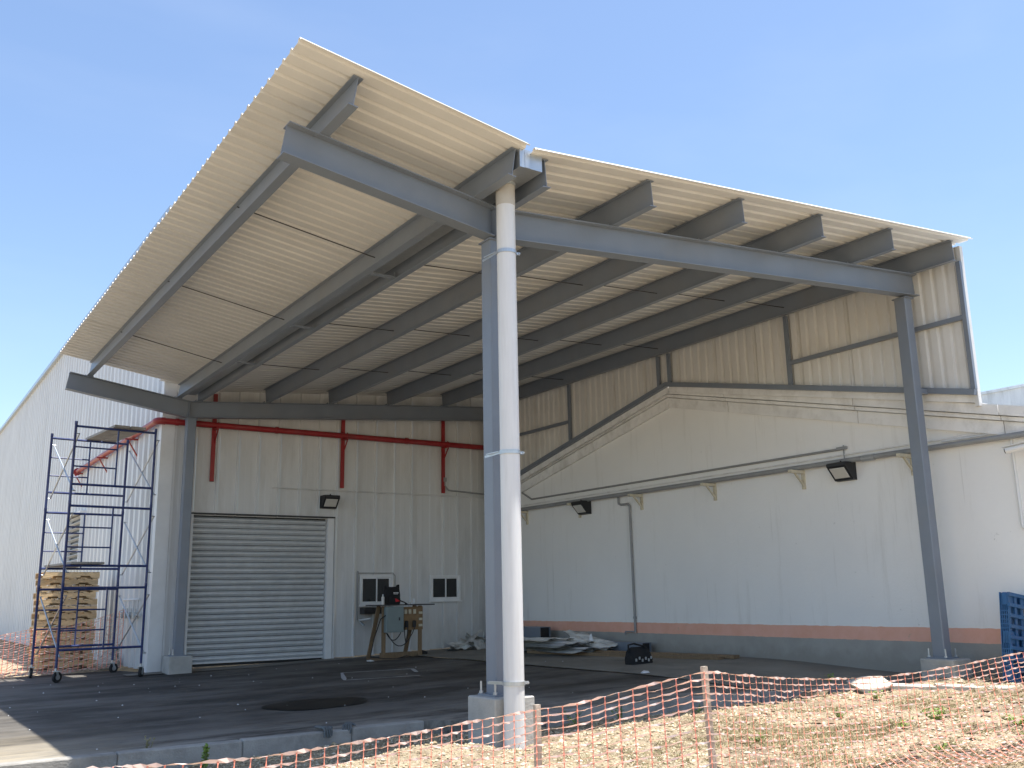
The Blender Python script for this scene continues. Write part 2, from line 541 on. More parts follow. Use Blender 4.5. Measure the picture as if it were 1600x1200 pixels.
# ------------------------------------------------------------------ ground
def za(x, y=15.0):
    return -0.11 * smooth01((12.6 - y) / 3.2) * smooth01((x - 8.5) / 4) + interp(x, [(-40, -0.3), (2, 0.0), (5, 0.03), (9, 0.11), (10.8, 0.17), (13.9, 0.26)])
def yfront(x):
    return interp(x, [(-60, 10.6), (5.6, 10.6), (6.3, 9.75), (8.4, 9.7), (11, 9.35), (13.9, 8.95)])
def zg(x, y):
    base = interp(x, [(-40, -0.15), (0, -0.12), (3, -0.04), (5, 0.03), (8, 0.08), (11, 0.15), (14, 0.2)])
    near = interp(y, [(-5, -0.12), (3, -0.08), (6, 0)])
    yf = yfront(x)
    z = base + near
    z -= 0.13 * smooth01((y - 8.45) / 0.5)
    z += 0.13 * math.exp(-((x - 4.35) / 0.85) ** 2 - ((y - 8.02) / 0.3) ** 2)
    z += 0.05 * math.exp(-((x - 7.6) / 1.3) ** 2 - ((y - 8.1) / 0.5) ** 2)
    z -= 0.09 * math.exp(-((x - 5.45) / 0.28) ** 2 - ((y - 8.15) / 0.24) ** 2)
    if -5 < x < 20 and -2 < y < 14:
        z += 0.05 * (vnoise(x * 1.6, y * 1.6) - 0.5) + 0.03 * (vnoise(x * 5, y * 5) - 0.5) + (0.018 + 0.035 * smooth01((x - 6.5) / 2.5)) * (vnoise(x * 11, y * 11) - 0.5)
    if y > yf - 0.02:
        if x < 13.9:
            t = smooth01((y - yf) / 0.25)
            z = z * (1 - t) + (za(x, y) - 0.2) * t
    if y > 23.0:
        t = smooth01((y - 23.0) / 0.6) * smooth01((5.0 - x) / 0.1)
        z = z * (1 - t) + (za(x) + 0.02 + 0.05 * (vnoise(x * 3, y * 3) - 0.5)) * t
    return z

xs = [-900, -300, -120, -60, -30, -15, -8, -4, -2] + [-1 + 0.075 * i for i in range(201)] + [14.5, 16, 20, 30, 60, 150, 400, 900]
ys = [-600, -200, -60, -20, -8, -2, 1, 2.5] + [3.3 + 0.075 * i for i in range(98)] + [11, 13, 16, 19, 22, 22.8, 23.0, 23.3, 23.6, 24, 24.5, 25, 26, 28, 32, 40, 60, 120, 300, 900]
mb = MB()
nx = len(xs)
mb.v = [(x, y, zg(x, y)) for y in ys for x in xs]
mb.f = [(j * nx + i, j * nx + i + 1, (j + 1) * nx + i + 1, (j + 1) * nx + i) for j in range(len(ys) - 1) for i in range(nx - 1)]
ground = struct('ground', mb, 'gravel', smooth=True)

# asphalt pavement and concrete apron
mb = MB()
axs = [-60, -40, -25, -15, -8, -4] + [-2 + 0.4 * i for i in range(33)]
axs = [x for x in axs if x < 10.75] + [10.78]
rows = 28
for x in axs:
    for k in range(rows):
        t = k / (rows - 1)
        y1 = 21.49 if x > 5.12 else 23.1
        y = yfront(x) + (y1 - yfront(x)) * t
        mb.v.append((x, y, za(x, y) + 0.02 * (vnoise(x * 0.6, y * 0.6) - 0.5) * min(1, 8 * t * (1 - t))))
for i in range(len(axs) - 1):
    for k in range(rows - 1):
        mb.f.append((i * rows + k, (i + 1) * rows + k, (i + 1) * rows + k + 1, i * rows + k + 1))
for i, x in enumerate(axs):
    mb.v.append((x, yfront(x) - 0.01, za(x, 9) - 0.35))
nb = len(axs) * rows
for i in range(len(axs) - 1):
    mb.f.append((nb + i, nb + i + 1, (i + 1) * rows, i * rows))
asphalt = struct('asphalt_pavement', mb, 'asphalt')
mb = MB()
for i in range(7):
    x = 10.75 + i * 0.525
    for k in range(24):
        y = yfront(x) + (21.49 - yfront(x)) * k / 23
        mb.v.append((x + (0.12 * (vnoise(y * 0.7, 3.3) - 0.5) if i == 0 else 0), y, za(x, y) + 0.014))
for i in range(6):
    for k in range(23):
        mb.f.append((i * 24 + k, (i + 1) * 24 + k, (i + 1) * 24 + k + 1, i * 24 + k + 1))
for i in range(7):
    x = 10.75 + i * 0.525
    mb.v.append((x, yfront(x) - 0.012, za(x, 9) - 0.3))
for i in range(6):
    mb.f.append((168 + i, 168 + i + 1, (i + 1) * 24, i * 24))
struct('concrete_apron', mb, 'apron')
# threshold slab in front of the roller door and corner
mb = MB()
mb.add([(4.6, 21.05, za(4.6) + 0.012), (7, 20.75, za(7) + 0.012), (9.4, 20.95, za(9.4) + 0.012), (9.4, 21.49, za(9.4) + 0.02), (7, 21.49, za(7) + 0.02), (4.6, 21.49, za(4.6) + 0.02)], [(0, 1, 4, 5), (1, 2, 3, 4)])
struct('door_threshold', mb, 'apron')
# kerbs
KERB = thing('kerb_edging', 'row of grey concrete kerb blocks edging the asphalt in front of the canopy', 'kerb', (2.0, 10.55, -0.1))
x = -9.0
while x < 5.6:
    L_ = min(1.25, 5.68 - x)
    mb = MB().bbox(x + 0.003, x + L_ - 0.003, 10.46 + random.uniform(-0.008, 0.008), 10.62, -0.3, za(x) + 0.018 + random.uniform(-0.006, 0.006), 0.012)
    build('kerb_block', mb, 'kerb', KERB)
    x += 1.25
KERB2 = thing('kerb_edging', 'line of low grey kerb blocks behind the net, right of the middle column', 'kerb', (9.0, 9.6, 0))
pts = [(6.9, 9.78), (8.0, 9.7), (9.1, 9.58), (10.2, 9.42), (11.3, 9.28), (12.3, 9.15)]
for (a, c), (d, e) in zip(pts, pts[1:]):
    p = Vector((a, c, za(a, c) - 0.08))
    q = Vector((d, e, za(d, e) - 0.08))
    dd = (q - p).normalized() * 0.01
    build('kerb_block', MB().bar(p + dd, q - dd, 0.15, 0.22), 'kerb', KERB2)

# ------------------------------------------------------------------ the steel canopy
CAN = thing('steel_canopy', 'grey steel butterfly canopy with cream sheet roof standing over the yard', 'canopy', (5.46, 8.64, 0.05))
def zbl(x):
    return 6.153 - 0.154 * (x - 3.05)
def zbr(x):
    return 5.768 + 0.0781 * (x - 5.5)
ZV = zbl(5.5)
D = 0.36
for yb in (8.56, 20.99):
    nl = Vector((0.154, 0, 1)).normalized()
    p, q = Vector((3.05, yb, zbl(3.05))) - nl * D, Vector((5.53, yb, zbl(5.53))) - nl * D
    mb = MB().ibeam(p, q, 0.18, D, 0.014, 0.01, nl)
    build('beam', mb, 'steel', CAN)
    nr = Vector((-0.0781, 0, 1)).normalized()
    p, q = Vector((5.47, yb + 0.0, zbr(5.47) + 0.002)) - nr * D, Vector((13.52, yb, zbr(13.52) + 0.002)) - nr * D
    mb = MB().ibeam(p, q, 0.176, D - 0.001, 0.0135, 0.009, nr)
    build('beam', mb, 'steel', CAN)
    # stiffener plate at the valley and end plates
    mb = MB().box(5.493, 5.507, yb - 0.085, yb + 0.085, 5.43, 5.755)
    build('stiffener_plate', mb, 'steel', CAN)

def column(x0, y0, ztop, zped, zbase, w=0.2, dy=0.2):
    mb = MB().bbox(x0, x0 + w, y0, y0 + dy, zped + 0.02, ztop, 0.012)
    c = build('column', mb, 'steel', CAN)
    build('base_plate', MB().box(x0 - 0.06, x0 + w + 0.06, y0 - 0.06, y0 + dy + 0.06, zped, zped + 0.02), 'steel', c)
    ped = MB().bbox(x0 - 0.15, x0 + w + 0.13, y0 - 0.21, y0 + dy + 0.12, zbase, zped, 0.012)
    build('pedestal', ped, 'conc', c)
    for sx in (x0 - 0.035, x0 + w + 0.035):
        for sy in (y0 - 0.035, y0 + dy + 0.035):
            mb = MB().tube([(sx, sy, zped + 0.01), (sx, sy, zped + 0.14)], 0.012, 6)
            mb.tube([(sx, sy, zped + 0.02), (sx, sy, zped + 0.045)], 0.022, 6)
            build('anchor_bolt', mb, 'galv', c)
    # cap plate and bolts under the beam
    build('cap_plate', MB().box(x0 - 0.02, x0 + w + 0.02, y0 - 0.025, y0 + dy + 0.02, ztop - 0.03, ztop - 0.014), 'steel', c)
    return c
column(5.45, 8.53, 5.42, 0.47, -0.25, 0.2)
column(5.48, 20.95, 5.42, 0.385, -0.1, 0.195)
column(13.215, 8.53, 6.0, 0.46, -0.1, 0.18)
column(13.215, 20.95, 6.0, 0.46, 0.1, 0.18)

# purlins
PH = 0.325
YP0, YP1 = 7.77, 21.03
nl = Vector((0.154, 0, 1)).normalized()
nr = Vector((-0.0781, 0, 1)).normalized()
PUR = []
for x in (3.422, 5.253):
    PUR.append((x, zbl(x) + 0.002, nl))
for x in (5.706, 7.25, 8.798, 10.345, 11.915, 13.45):
    PUR.append((x, zbr(x) + 0.004, nr))
for x, z, n in PUR:
    build('purlin', MB().ibeam((x, YP0, z), (x, YP1, z), 0.105, PH, 0.01, 0.007, n), 'steel', CAN)

for x, z, n in PUR:
    for yb in (8.56, 20.99):
        mb = MB()
        for sx in (-1, 1):
            mb.box(x + sx * 0.075 - 0.012, x + sx * 0.075 + 0.012, yb - 0.05, yb + 0.05, z - 0.012, z + 0.02)
            mb.tube([(x + sx * 0.066, yb - 0.03, z + 0.018), (x + sx * 0.066, yb - 0.03, z + 0.034)], 0.011, 6)
        build('purlin_clip', mb, 'steel', CAN)
# roof sheets: trapezoid ribs run down the slope, each sheet about a metre wide
def ribs(v0, v1, per=0.21, h=0.032, top=0.034, side=0.018):
    out = [(v0, 0.0)]
    k = math.floor(v0 / per)
    while k * per < v1:
        c = k * per + per / 2
        for a, hh in ((-top / 2 - side, 0), (-top / 2, h), (top / 2, h), (top / 2 + side, 0)):
            if v0 < c + a < v1:
                out.append((c + a, hh))
        k += 1
    out.append((v1, 0.0))
    return out
YR0, YR1 = 7.61, 20.99
YW0 = 21.46
def rl(x):
    return 5.775 + 0.34 - 0.154 * (x - 5.5)
def rr(x):
    return 5.768 + 0.340 + 0.0781 * (x - 5.5)
sheets = []
y = YR0
while y < YR1 - 0.05:
    y2 = min(y + 1.05, YR1)
    lap = 0.006 * (len(sheets) % 2)
    sheets.append(y)
    j = random.uniform(-0.006, 0.006)
    mb = MB().corr(ribs(y, min(y2 + 0.03, YR1)), lambda v: 2.825 + j, lambda v: 5.385, lambda u, v, h: (u, v, rl(u) + h + 0.004 + lap))
    build('roof_panel', mb, 'sheet', CAN)
    j = random.uniform(-0.006, 0.006)
    y3 = YW0 if y2 > YR1 - 0.01 else y2
    mb = MB().corr(ribs(y, min(y3 + 0.03, YW0)), lambda v: 5.47, lambda v: 13.77 + j, lambda u, v, h: (u, v, rr(u) + h + 0.004 + lap))
    build('roof_panel', mb, 'sheet', CAN)
    y = y2
build('added_sun_cover', MB().add([(4.95, 20.97, rl(4.95) + 0.05), (5.62, 20.97, rl(5.39) + 0.05), (5.62, 21.49, rl(5.39) + 0.09), (4.95, 21.49, rl(4.95) + 0.09), (4.95, 20.97, rl(4.95) + 0.056), (5.62, 20.97, rl(5.39) + 0.056), (5.62, 21.49, rl(5.39) + 0.096), (4.95, 21.49, rl(4.95) + 0.096)], [(3, 2, 1, 0), (4, 5, 6, 7), (0, 1, 5, 4), (1, 2, 6, 5), (2, 3, 7, 6), (3, 0, 4, 7)]), 'sheet', CAN)  # added strip, keeps sun from leaking in between roof and wall
build('added_sun_cover', MB().add([(xx, yy, rr(xx) + dz + dd) for xx in (5.6, 13.68) for yy, dz in ((21.2, 0.052), (21.495, 0.1)) for dd in (0, 0.005)], [(0, 1, 3, 2), (4, 6, 7, 5), (0, 4, 5, 1), (2, 3, 7, 6), (1, 5, 7, 3), (0, 2, 6, 4)]), 'sheet', CAN)  # added likewise over the right wing to block the sun sliver
# gutter between the two inner purlins
mb = MB()
gx0, gx1, gz0, gz1, gy0, gy1 = 5.335, 5.625, 5.93, 6.145, 7.74, 21.0
t = 0.006
mb.box(gx0, gx1, gy0, gy1, gz0, gz0 + t)
mb.box(gx0, gx0 + t, gy0, gy1, gz0 + t, gz1)
mb.box(gx1 - t, gx1, gy0, gy1, gz0 + t, gz1)
mb.box(gx0 + t, gx1 - t, gy0, gy0 + t, gz0 + t, gz1 - 0.004)
mb.box(gx0 + t, gx1 - t, gy1 - t, gy1, gz0 + t, gz1 - 0.004)
gut = build('gutter', mb, 'galv', CAN)
build('corner_flap', MB().box(5.40, 5.47, gy0 - 0.004, gy0 - 0.001, gz0 + 0.004, gz1 - 0.01), 'galv', gut)
for yy in (11.35, 14.3, 17.1):
    mb = MB().box(5.31, 5.66, yy - 0.05, yy + 0.05, 5.80, 5.81)
    mb.box(5.31, 5.32, yy - 0.05, yy + 0.05, 5.81, 5.87)
    mb.box(5.64, 5.65, yy - 0.05, yy + 0.05, 5.81, 5.87)
    build('gutter_bracket', mb, 'steel', CAN)
# sag rods between purlins
for yy in (11.35, 14.75, 18.1):
    for (x1, z1, n1), (x2, z2, n2) in zip(PUR, PUR[1:]):
        if 5.2 < x1 < 5.3:
            continue
        build('sag_rod', MB().tube([(x1 + 0.01, yy, z1 + 0.27), (x2 - 0.005, yy - 0.25, z2 + 0.13)], 0.008, 5), 'black', CAN)
# downpipe on the middle column
PX, PY = 5.447, 8.2
mb = MB().tube([(PX, PY, -0.35), (PX, PY, 5.70)], 0.104, 24)
dp = build('downpipe', mb, 'pipe', CAN, smooth=True)
mb = MB().tube([(PX, PY, 5.66), (PX, PY, 5.89)], 0.107, 24)
build('pipe_socket', mb, 'pipe_old', dp, smooth=True)
build('outlet_flange', MB().tube([(PX, PY, 5.89), (PX, PY, 5.928)], 0.125, 24), 'galv', dp)
for zz in (5.12, 2.92, 0.62):
    mb = MB()
    ring = []
    for r0, z0 in ((0.105, zz - 0.02), (0.113, zz - 0.02), (0.113, zz + 0.02), (0.105, zz + 0.02)):
        ring.append([(PX + r0 * math.cos(2 * math.pi * k / 24), PY + r0 * math.sin(2 * math.pi * k / 24), z0) for k in range(24)])
    for i in range(4):
        for k in range(24):
            a, c = ring[i], ring[(i + 1) % 4]
            n = len(mb.v)
            mb.v += [a[k], a[(k + 1) % 24], c[(k + 1) % 24], c[k]]
            mb.f.append((n, n + 1, n + 2, n + 3))
    mb.bar((PX - 0.095, PY + 0.05, zz), (PX - 0.103, PY + 0.325, zz - 0.01), 0.006, 0.024)
    mb.bar((PX - 0.1, PY + 0.06, zz + 0.014), (PX - 0.125, PY + 0.26, zz + 0.008), 0.01, 0.01)
    mb.bar((PX + 0.1, PY - 0.03, zz), (PX + 0.145, PY - 0.045, zz), 0.02, 0.028)
    mb.tube([(PX + 0.13, PY - 0.07, zz), (PX + 0.13, PY + 0.05, zz)], 0.008, 6)
    build('clamp', mb, 'galv', dp)

# side cladding above the annex gable
def zcb(y):
    return min(4.30 + 0.2138 * (y - 7.82), 5.73 - 0.2237 * (y - 14.5))
y = 7.86
while y < 21.4:
    y2 = min(y + 1.05, 21.47)
    cl_ = 0.005 * (int(y * 10) % 2)
    pr = ribs(y, min(y2 + 0.03, 21.47), 0.21, 0.04, 0.05, 0.025)
    if y < 14.5 < y2:
        pr = sorted(pr + [(14.5, 0.0)])
    mb = MB().corr(pr, lambda v: zcb(v) + 0.01, lambda v: 6.70, lambda u, v, h: (13.68 + h + cl_, v, u))
    build('cladding_panel', mb, 'sheet', CAN)
    y = y2
for a, c in ((7.80, 14.50), (14.50, 21.44)):
    build('cladding_rail', MB().bar((13.625, a, zcb(a) + 0.045), (13.625, c, zcb(c) + 0.045), 0.09, 0.09), 'steel', CAN)
for a, c in ((7.86, 11.22), (17.92, 21.44)):
    build('cladding_rail', MB().bar((13.637, a, 5.53), (13.637, c, 5.53), 0.06, 0.07), 'steel', CAN)
for yy in (7.82, 11.25, 14.40, 14.73, 17.9):
    build('cladding_post', MB().box(13.6, 13.66, yy - 0.035, yy + 0.035, zcb(yy) + 0.09, 6.42), 'steel', CAN)
build('edge_trim', MB().box(13.662, 13.74, 7.79, 7.855, zcb(7.8) - 0.16, 6.68), 'sheet', CAN)
for a, c in ((7.80, 14.50), (14.50, 21.44)):
    o = MB().bar((13.691, a, zcb(a) - 0.055), (13.691, c, zcb(c) - 0.055), 0.038, 0.12)
    build('flashing', o, 'cornice', CAN)
for a, c in ((7.80, 14.69), (14.69, 21.47)):
    o = MB().add([(xx, yy, min(5.78 - 0.2336 * (14.69 - yy), 5.78 - 0.2206 * (yy - 14.69)) + dz) for yy in (a, c) for xx in (13.706, 14.1) for dz in (0.008, 0.014)], [(0, 1, 3, 2), (4, 6, 7, 5), (0, 4, 5, 1), (2, 3, 7, 6), (1, 5, 7, 3), (0, 2, 6, 4)])
    build('flashing', o, 'cornice', CAN)
build('rail_bracket', MB().box(13.4, 13.6, 8.56, 8.72, zcb(8.6) - 0.02, zcb(8.6) + 0.06), 'steel', CAN)

# ------------------------------------------------------------------ metal warehouse behind
YW, XW = 21.5, 5.11
WH = thing('metal_warehouse', 'tall white metal-clad warehouse with a roller door behind the canopy', 'warehouse', (9, YW, 0.1))
DX0, DX1, DZ0, DZ1 = 5.86, 9.03, 0.15, 3.345
WINS = [(9.865, 10.745, 1.325, 2.03), (11.79, 12.66, 1.40, 2.025)]
seams = [5.36, 5.86, 6.38, 6.84, 7.315, 7.82, 8.33, 8.81, 9.27, 9.78, 10.3, 10.8, 11.3, 11.8, 12.22, 12.64, 13.08, 13.55, 13.9]
ZT = 10.3
holes = [(DX0, DX1, 0.0, DZ1)] + WINS
for a, c in zip(seams, seams[1:]):
    brk = sorted({a, c} | {e for h in holes for e in (h[0], h[1]) if a < e < c})
    mb = MB()
    zb = za((a + c) / 2) + 0.03
    for e, f2 in zip(brk, brk[1:]):
        segs = [(zb, ZT)]
        for h in holes:
            if h[0] <= (e + f2) / 2 <= h[1]:
                ns = []
                for s0, s1 in segs:
                    if h[2] - s0 > 0.02:
                        ns.append((s0, h[2]))
                    if s1 - h[3] > 0.02:
                        ns.append((h[3], s1))
                segs = ns
        pr = [(e, 0.0), (f2, 0.0)]
        if abs(f2 - c) < 1e-6:
            pr = [(e, 0.0), (f2 - 0.075, 0.0), (f2 - 0.062, 0.045), (f2 - 0.03, 0.045), (f2 - 0.018, 0.0), (f2 - 0.003, 0.0)]
            pr = [p for p in pr if p[0] >= e]
        mid = (e + f2) / 2
        if f2 - e > 0.4:
            pr = [pr[0], (e + 0.15, 0.0), (e + 0.155, 0.003), (e + 0.28, 0.003), (e + 0.285, 0.0)] + pr[1:]
        for s0, s1 in segs:
            mb.corr(pr, lambda v, s0=s0: s0, lambda v, s1=s1: s1, lambda u, v, h: (v, YW - h, u))
    build('wall_panel', mb, 'wallpanel', WH)
build('corner_trim', MB().box(XW - 0.04, XW + 0.25, YW - 0.03, YW, za(5) + 0.02, ZT).box(XW - 0.04, XW - 0.012, YW, YW + 0.22, za(5) + 0.02, ZT), 'white', WH)
build('trim_strip', MB().box(XW + 0.258, XW + 0.30, YW - 0.022, YW - 0.004, za(5) + 0.02, ZT), 'white', WH)
# roller door
door = build('roller_door', MB().box(DX0 - 0.02, DX1 + 0.02, YW + 0.16, YW + 0.18, 0.1, DZ1 + 0.1), 'black', WH)
ns = 25
sh = (DZ1 - DZ0 - 0.06) / ns
prof_ = [(0.84 * k / 10, -0.045 * math.sin(math.pi * k / 10) ** 0.8) for k in range(11)]
sm = None
for i in range(ns):
    z0 = DZ0 + 0.05 + i * sh
    if sm is None:
        mb = MB()
        n = len(prof_)
        for xx in (DX0 + 0.02, DX1 - 0.02):
            for t_, d_ in prof_:
                mb.v.append((xx - 9, 0.1 + d_, t_ * sh + 0.01))
            for t_, d_ in prof_:
                mb.v.append((xx - 9, 0.104 + d_ * 0.8 + 0.002, t_ * sh))
        k = 2 * n
        for a in range(n - 1):
            mb.f.append((a, k + a, k + a + 1, a + 1))
            mb.f.append((n + a, n + a + 1, k + n + a + 1, k + n + a))
        so = build('slat', mb, 'slat', door, local=True, smooth=True)
        sm = so.data
    else:
        so = place('slat', sm, door)
    so.location = (0, 0, z0 - 0.1)
build('bottom_bar', MB().box(DX0 + 0.01, DX1 - 0.01, YW + 0.05, YW + 0.11, DZ0 + 0.012, DZ0 + 0.052), 'slat', door)
build('door_jamb', MB().box(DX1 - 0.005, DX1 + 0.15, YW - 0.036, YW + 0.15, za(9) + 0.02, DZ1 + 0.02), 'white', WH)
build('door_jamb', MB().box(DX0 - 0.15, DX0 + 0.005, YW - 0.036, YW + 0.15, za(6) + 0.02, DZ1 + 0.02), 'white', WH)
build('door_lintel', MB().box(DX0 - 0.16, DX1 + 0.16, YW - 0.075, YW + 0.15, DZ1 + 0.02, DZ1 + 0.055), 'darkdeb', WH)
# windows
for (x0, x1, z0, z1) in WINS:
    fr = 0.05
    mb = MB().box(x0, x0 + fr, YW - 0.06, YW + 0.05, z0, z1).box(x1 - fr, x1, YW - 0.06, YW + 0.05, z0, z1)
    mb.box(x0 + fr, x1 - fr, YW - 0.058, YW + 0.05, z1 - fr, z1).box(x0 + fr, x1 - fr, YW - 0.058, YW + 0.05, z0, z0 + fr)
    w = build('window', mb, 'white', WH)
    xm = (x0 + x1) / 2
    for k, (a, c) in enumerate(((x0 + fr, xm + 0.03), (xm - 0.03, x1 - fr))):
        yo = YW - 0.02 + k * 0.03
        s_ = 0.034
        mb = MB().box(a, a + s_, yo - 0.02, yo, z0 + fr, z1 - fr).box(c - s_, c, yo - 0.02, yo, z0 + fr, z1 - fr)
        mb.box(a + s_, c - s_, yo - 0.019, yo, z1 - fr - s_, z1 - fr).box(a + s_, c - s_, yo - 0.019, yo, z0 + fr, z0 + fr + s_)
        build('sash', mb, 'white', w)
        build('pane', MB().box(a + s_, c - s_, yo - 0.012, yo - 0.007, z0 + fr + s_, z1 - fr - s_), 'glass', w)
    build('sill', MB().box(x0 - 0.03, x1 + 0.03, YW - 0.09, YW - 0.03, z0 - 0.03, z0), 'white', w)
# conduit round the first window
x0, x1, z0, z1 = WINS[0]
cd = MB().tube([(x0 - 0.06, YW - 0.05, 0.98), (x0 - 0.06, YW - 0.05, z1 + 0.1)], 0.02, 6).tube([(x0 - 0.06, YW - 0.05, z1 + 0.05), (x1 + 0.0, YW - 0.05, z1 + 0.05), (x1 + 0.06, YW - 0.05, z1 - 0.02), (x1 + 0.06, YW - 0.05, z1 - 0.5)], 0.012, 6)
tag(build('window_conduit', cd, 'conduit'), 'thin grey conduit bent round the window behind the backpack', 'conduit')
w = thing('wall_shelf', 'dark shelf box fixed under the window left of the work stand', 'shelf', (10.2, YW, 1.1))
build('shelf_body', MB().box(x0 + 0.02, x0 + 0.55, YW - 0.28, YW - 0.035, 1.12, 1.27), 'darkdeb', w)
build('shelf_arm', MB().bar((x0 - 0.02, YW - 0.05, 0.98), (x0 + 0.16, YW - 0.35, 1.02), 0.03, 0.03).bar((x0 - 0.02, YW - 0.05, 0.98), (x0 + 0.02, YW - 0.3, 0.86), 0.03, 0.03), 'galv', w)
# side wall: wide rib sheets
def wideribs(v0, v1):
    out = [(v0, 0.0)]
    per = 0.5
    k = round(v0 / per)
    c = v0 + 0.25
    while c < v1:
        out += [(c - 0.15, 0.0), (c - 0.1, 0.075), (c + 0.07, 0.075), (c + 0.12, 0.0)]
        c += per
    out.append((v1, 0.0))
    return out
y = YW + 0.2
while y < 60:
    mb = MB().corr(wideribs(y, y + 0.998), lambda v: za(5) + 0.06, lambda v: ZT - 0.02, lambda u, v, h: (XW - h, v, u))
    build('side_panel', mb, 'sidepanel', WH)
    y += 1.0
build('eave_gutter', MB().box(XW - 0.18, XW + 0.02, YW - 0.1, 60.2, ZT - 0.02, ZT + 0.13), 'galv', WH)
build('roof', MB().add([(XW - 0.1, YW - 0.2, ZT + 0.13), (25, YW - 0.2, ZT + 2.2), (25, 60.3, ZT + 2.2), (XW - 0.1, 60.3, ZT + 0.13), (XW - 0.1, YW - 0.2, ZT + 0.19), (25, YW - 0.2, ZT + 2.26), (25, 60.3, ZT + 2.26), (XW - 0.1, 60.3, ZT + 0.19)], [(3, 2, 1, 0), (4, 5, 6, 7), (0, 1, 5, 4), (1, 2, 6, 5), (2, 3, 7, 6), (3, 0, 4, 7)]), 'sheet', WH)
# louvre vent on the side wall
vy0, vy1, vz0, vz1 = 29.6, 31.6, 2.62, 4.03
mb = MB().box(XW - 0.2, XW - 0.03, vy0 - 0.06, vy0, vz0, vz1).box(XW - 0.2, XW - 0.03, vy1, vy1 + 0.06, vz0, vz1).box(XW - 0.24, XW - 0.03, vy0 - 0.06, vy1 + 0.06, vz1, vz1 + 0.06).box(XW - 0.2, XW - 0.03, vy0, vy1, vz0 - 0.05, vz0)
lv = build('louvre', mb, 'white', WH)
build('louvre_back', MB().box(XW - 0.08, XW - 0.07, vy0, vy1, vz0, vz1), 'black', lv)
for i in range(9):
    zz = vz0 + 0.08 + i * 0.155
    build('louvre_slat', MB().bar((XW - 0.13, vy0 + 0.01, zz), (XW - 0.13, vy1 - 0.01, zz), 0.1, 0.012, (0.6, 0, 1)), 'slat', lv)

# ------------------------------------------------------------------ masonry annex on the right
XA = 13.9
AN = thing('masonry_annex', 'white rendered gable building with salmon painted band along the right side', 'building', (XA, 12, 0.2))
def zt(y):
    return min(5.78 - 0.2336 * (14.69 - y), 5.78 - 0.2206 * (y - 14.69))
prof2 = [(1.0, -0.3), (YW, -0.3), (YW, zt(YW) - 0.02), (14.69, 5.76), (1.0, zt(1.0) - 0.02)]
n = len(prof2)
mb = MB().add([(XA, a, c) for a, c in prof2] + [(XA + 0.35, a, c) for a, c in prof2], [tuple(range(n - 1, -1, -1)), tuple(range(n, 2 * n))] + [(i, (i + 1) % n, n + (i + 1) % n, n + i) for i in range(n)])
build('wall', mb, 'masonry', AN)
build('roof', MB().add([(XA + 0.352, 1, zt(1) - 0.4), (XA + 0.352, 14.69, 5.36), (XA + 0.352, YW, zt(YW) - 0.4), (XA + 5, 1, zt(1) - 0.4), (XA + 5, 14.69, 5.36), (XA + 5, YW, zt(YW) - 0.4)], [(0, 3, 4, 1), (1, 4, 5, 2)]), 'galv', AN)
cuts = [1.0, 3.2, 5.4, 7.55, 10.05, 13.0, 14.69, 17.3, 19.4, YW - 0.001]
for a, c in zip(cuts, cuts[1:]):
    g_ = 0.007
    for (dx, t0, t1) in ((0.175, 0.0, 0.155), (0.13, 0.168, 0.23), (0.07, 0.243, 0.45)):
        v = []
        for yy in (a + g_, c - g_):
            for xx in (XA - dx, XA + (0.3 if t0 == 0 else 0.0)):
                v += [(xx, yy, zt(yy) - t1), (xx, yy, zt(yy) - t0)]
        mb = MB().add(v, [(0, 1, 3, 2), (4, 6, 7, 5), (0, 4, 5, 1), (2, 3, 7, 6), (1, 5, 7, 3), (0, 2, 6, 4)])
        build('cornice_block', mb, 'cornice', AN)
FB = thing('weathered_building', 'stained pale wall top of a building seen past the right end of the canopy', 'building', (20, 9, 0))
build('wall', MB().box(20, 20.3, -6, 30, -0.2, 5.6), 'oldwall', FB)
build('coping', MB().box(19.95, 20.35, -6, 30, 5.6, 5.66), 'oldwall', FB)

# pipes and conduits on the annex wall
WP = thing('wall_pipe', 'long grey pipe on cream brackets across the annex wall', 'pipe', (13.8, 12, 3.6))
build('pipe_run', MB().tube([(13.80, 2.0, 3.63), (13.80, 21.4, 3.64)], 0.045, 12), 'conduit', WP, smooth=True)
build('coupling', MB().tube([(13.80, 9.78, 3.63), (13.80, 10.02, 3.63)], 0.055, 12), 'galv', WP)
for yy in (6.9, 9.15, 11.35, 13.55, 15.75, 17.95, 20.15):
    mb = MB().bar((13.88, yy, 3.25), (13.88, yy, 3.59), 0.06, 0.04, (1, 0, 0)).bar((13.52, yy, 3.555), (13.86, yy, 3.555), 0.07, 0.055)
    mb.bar((13.87, yy, 3.32), (13.65, yy, 3.54), 0.03, 0.03)
    build('pipe_bracket', mb, 'cream', WP)
tag(build('wall_conduit', MB().tube([(13.87, 10.45, 3.86), (13.87, 19.92, 3.87), (13.87, 20.6, 4.2), (13.87, 21.45, 4.2)], 0.022, 8).tube([(13.87, 10.43, 3.92), (13.87, 10.43, 3.64)], 0.01, 6).bar((13.865, 10.36, 3.87), (13.865, 10.56, 3.87), 0.045, 0.05), 'conduit'), 'thin dark conduit running above the long grey wall pipe', 'conduit')
tag(build('wall_conduit', MB().tube([(13.88, 7.5, 3.755), (13.88, 21.4, 3.745)], 0.016, 6), 'cornice'), 'thin pale conduit just above the long grey wall pipe', 'conduit')
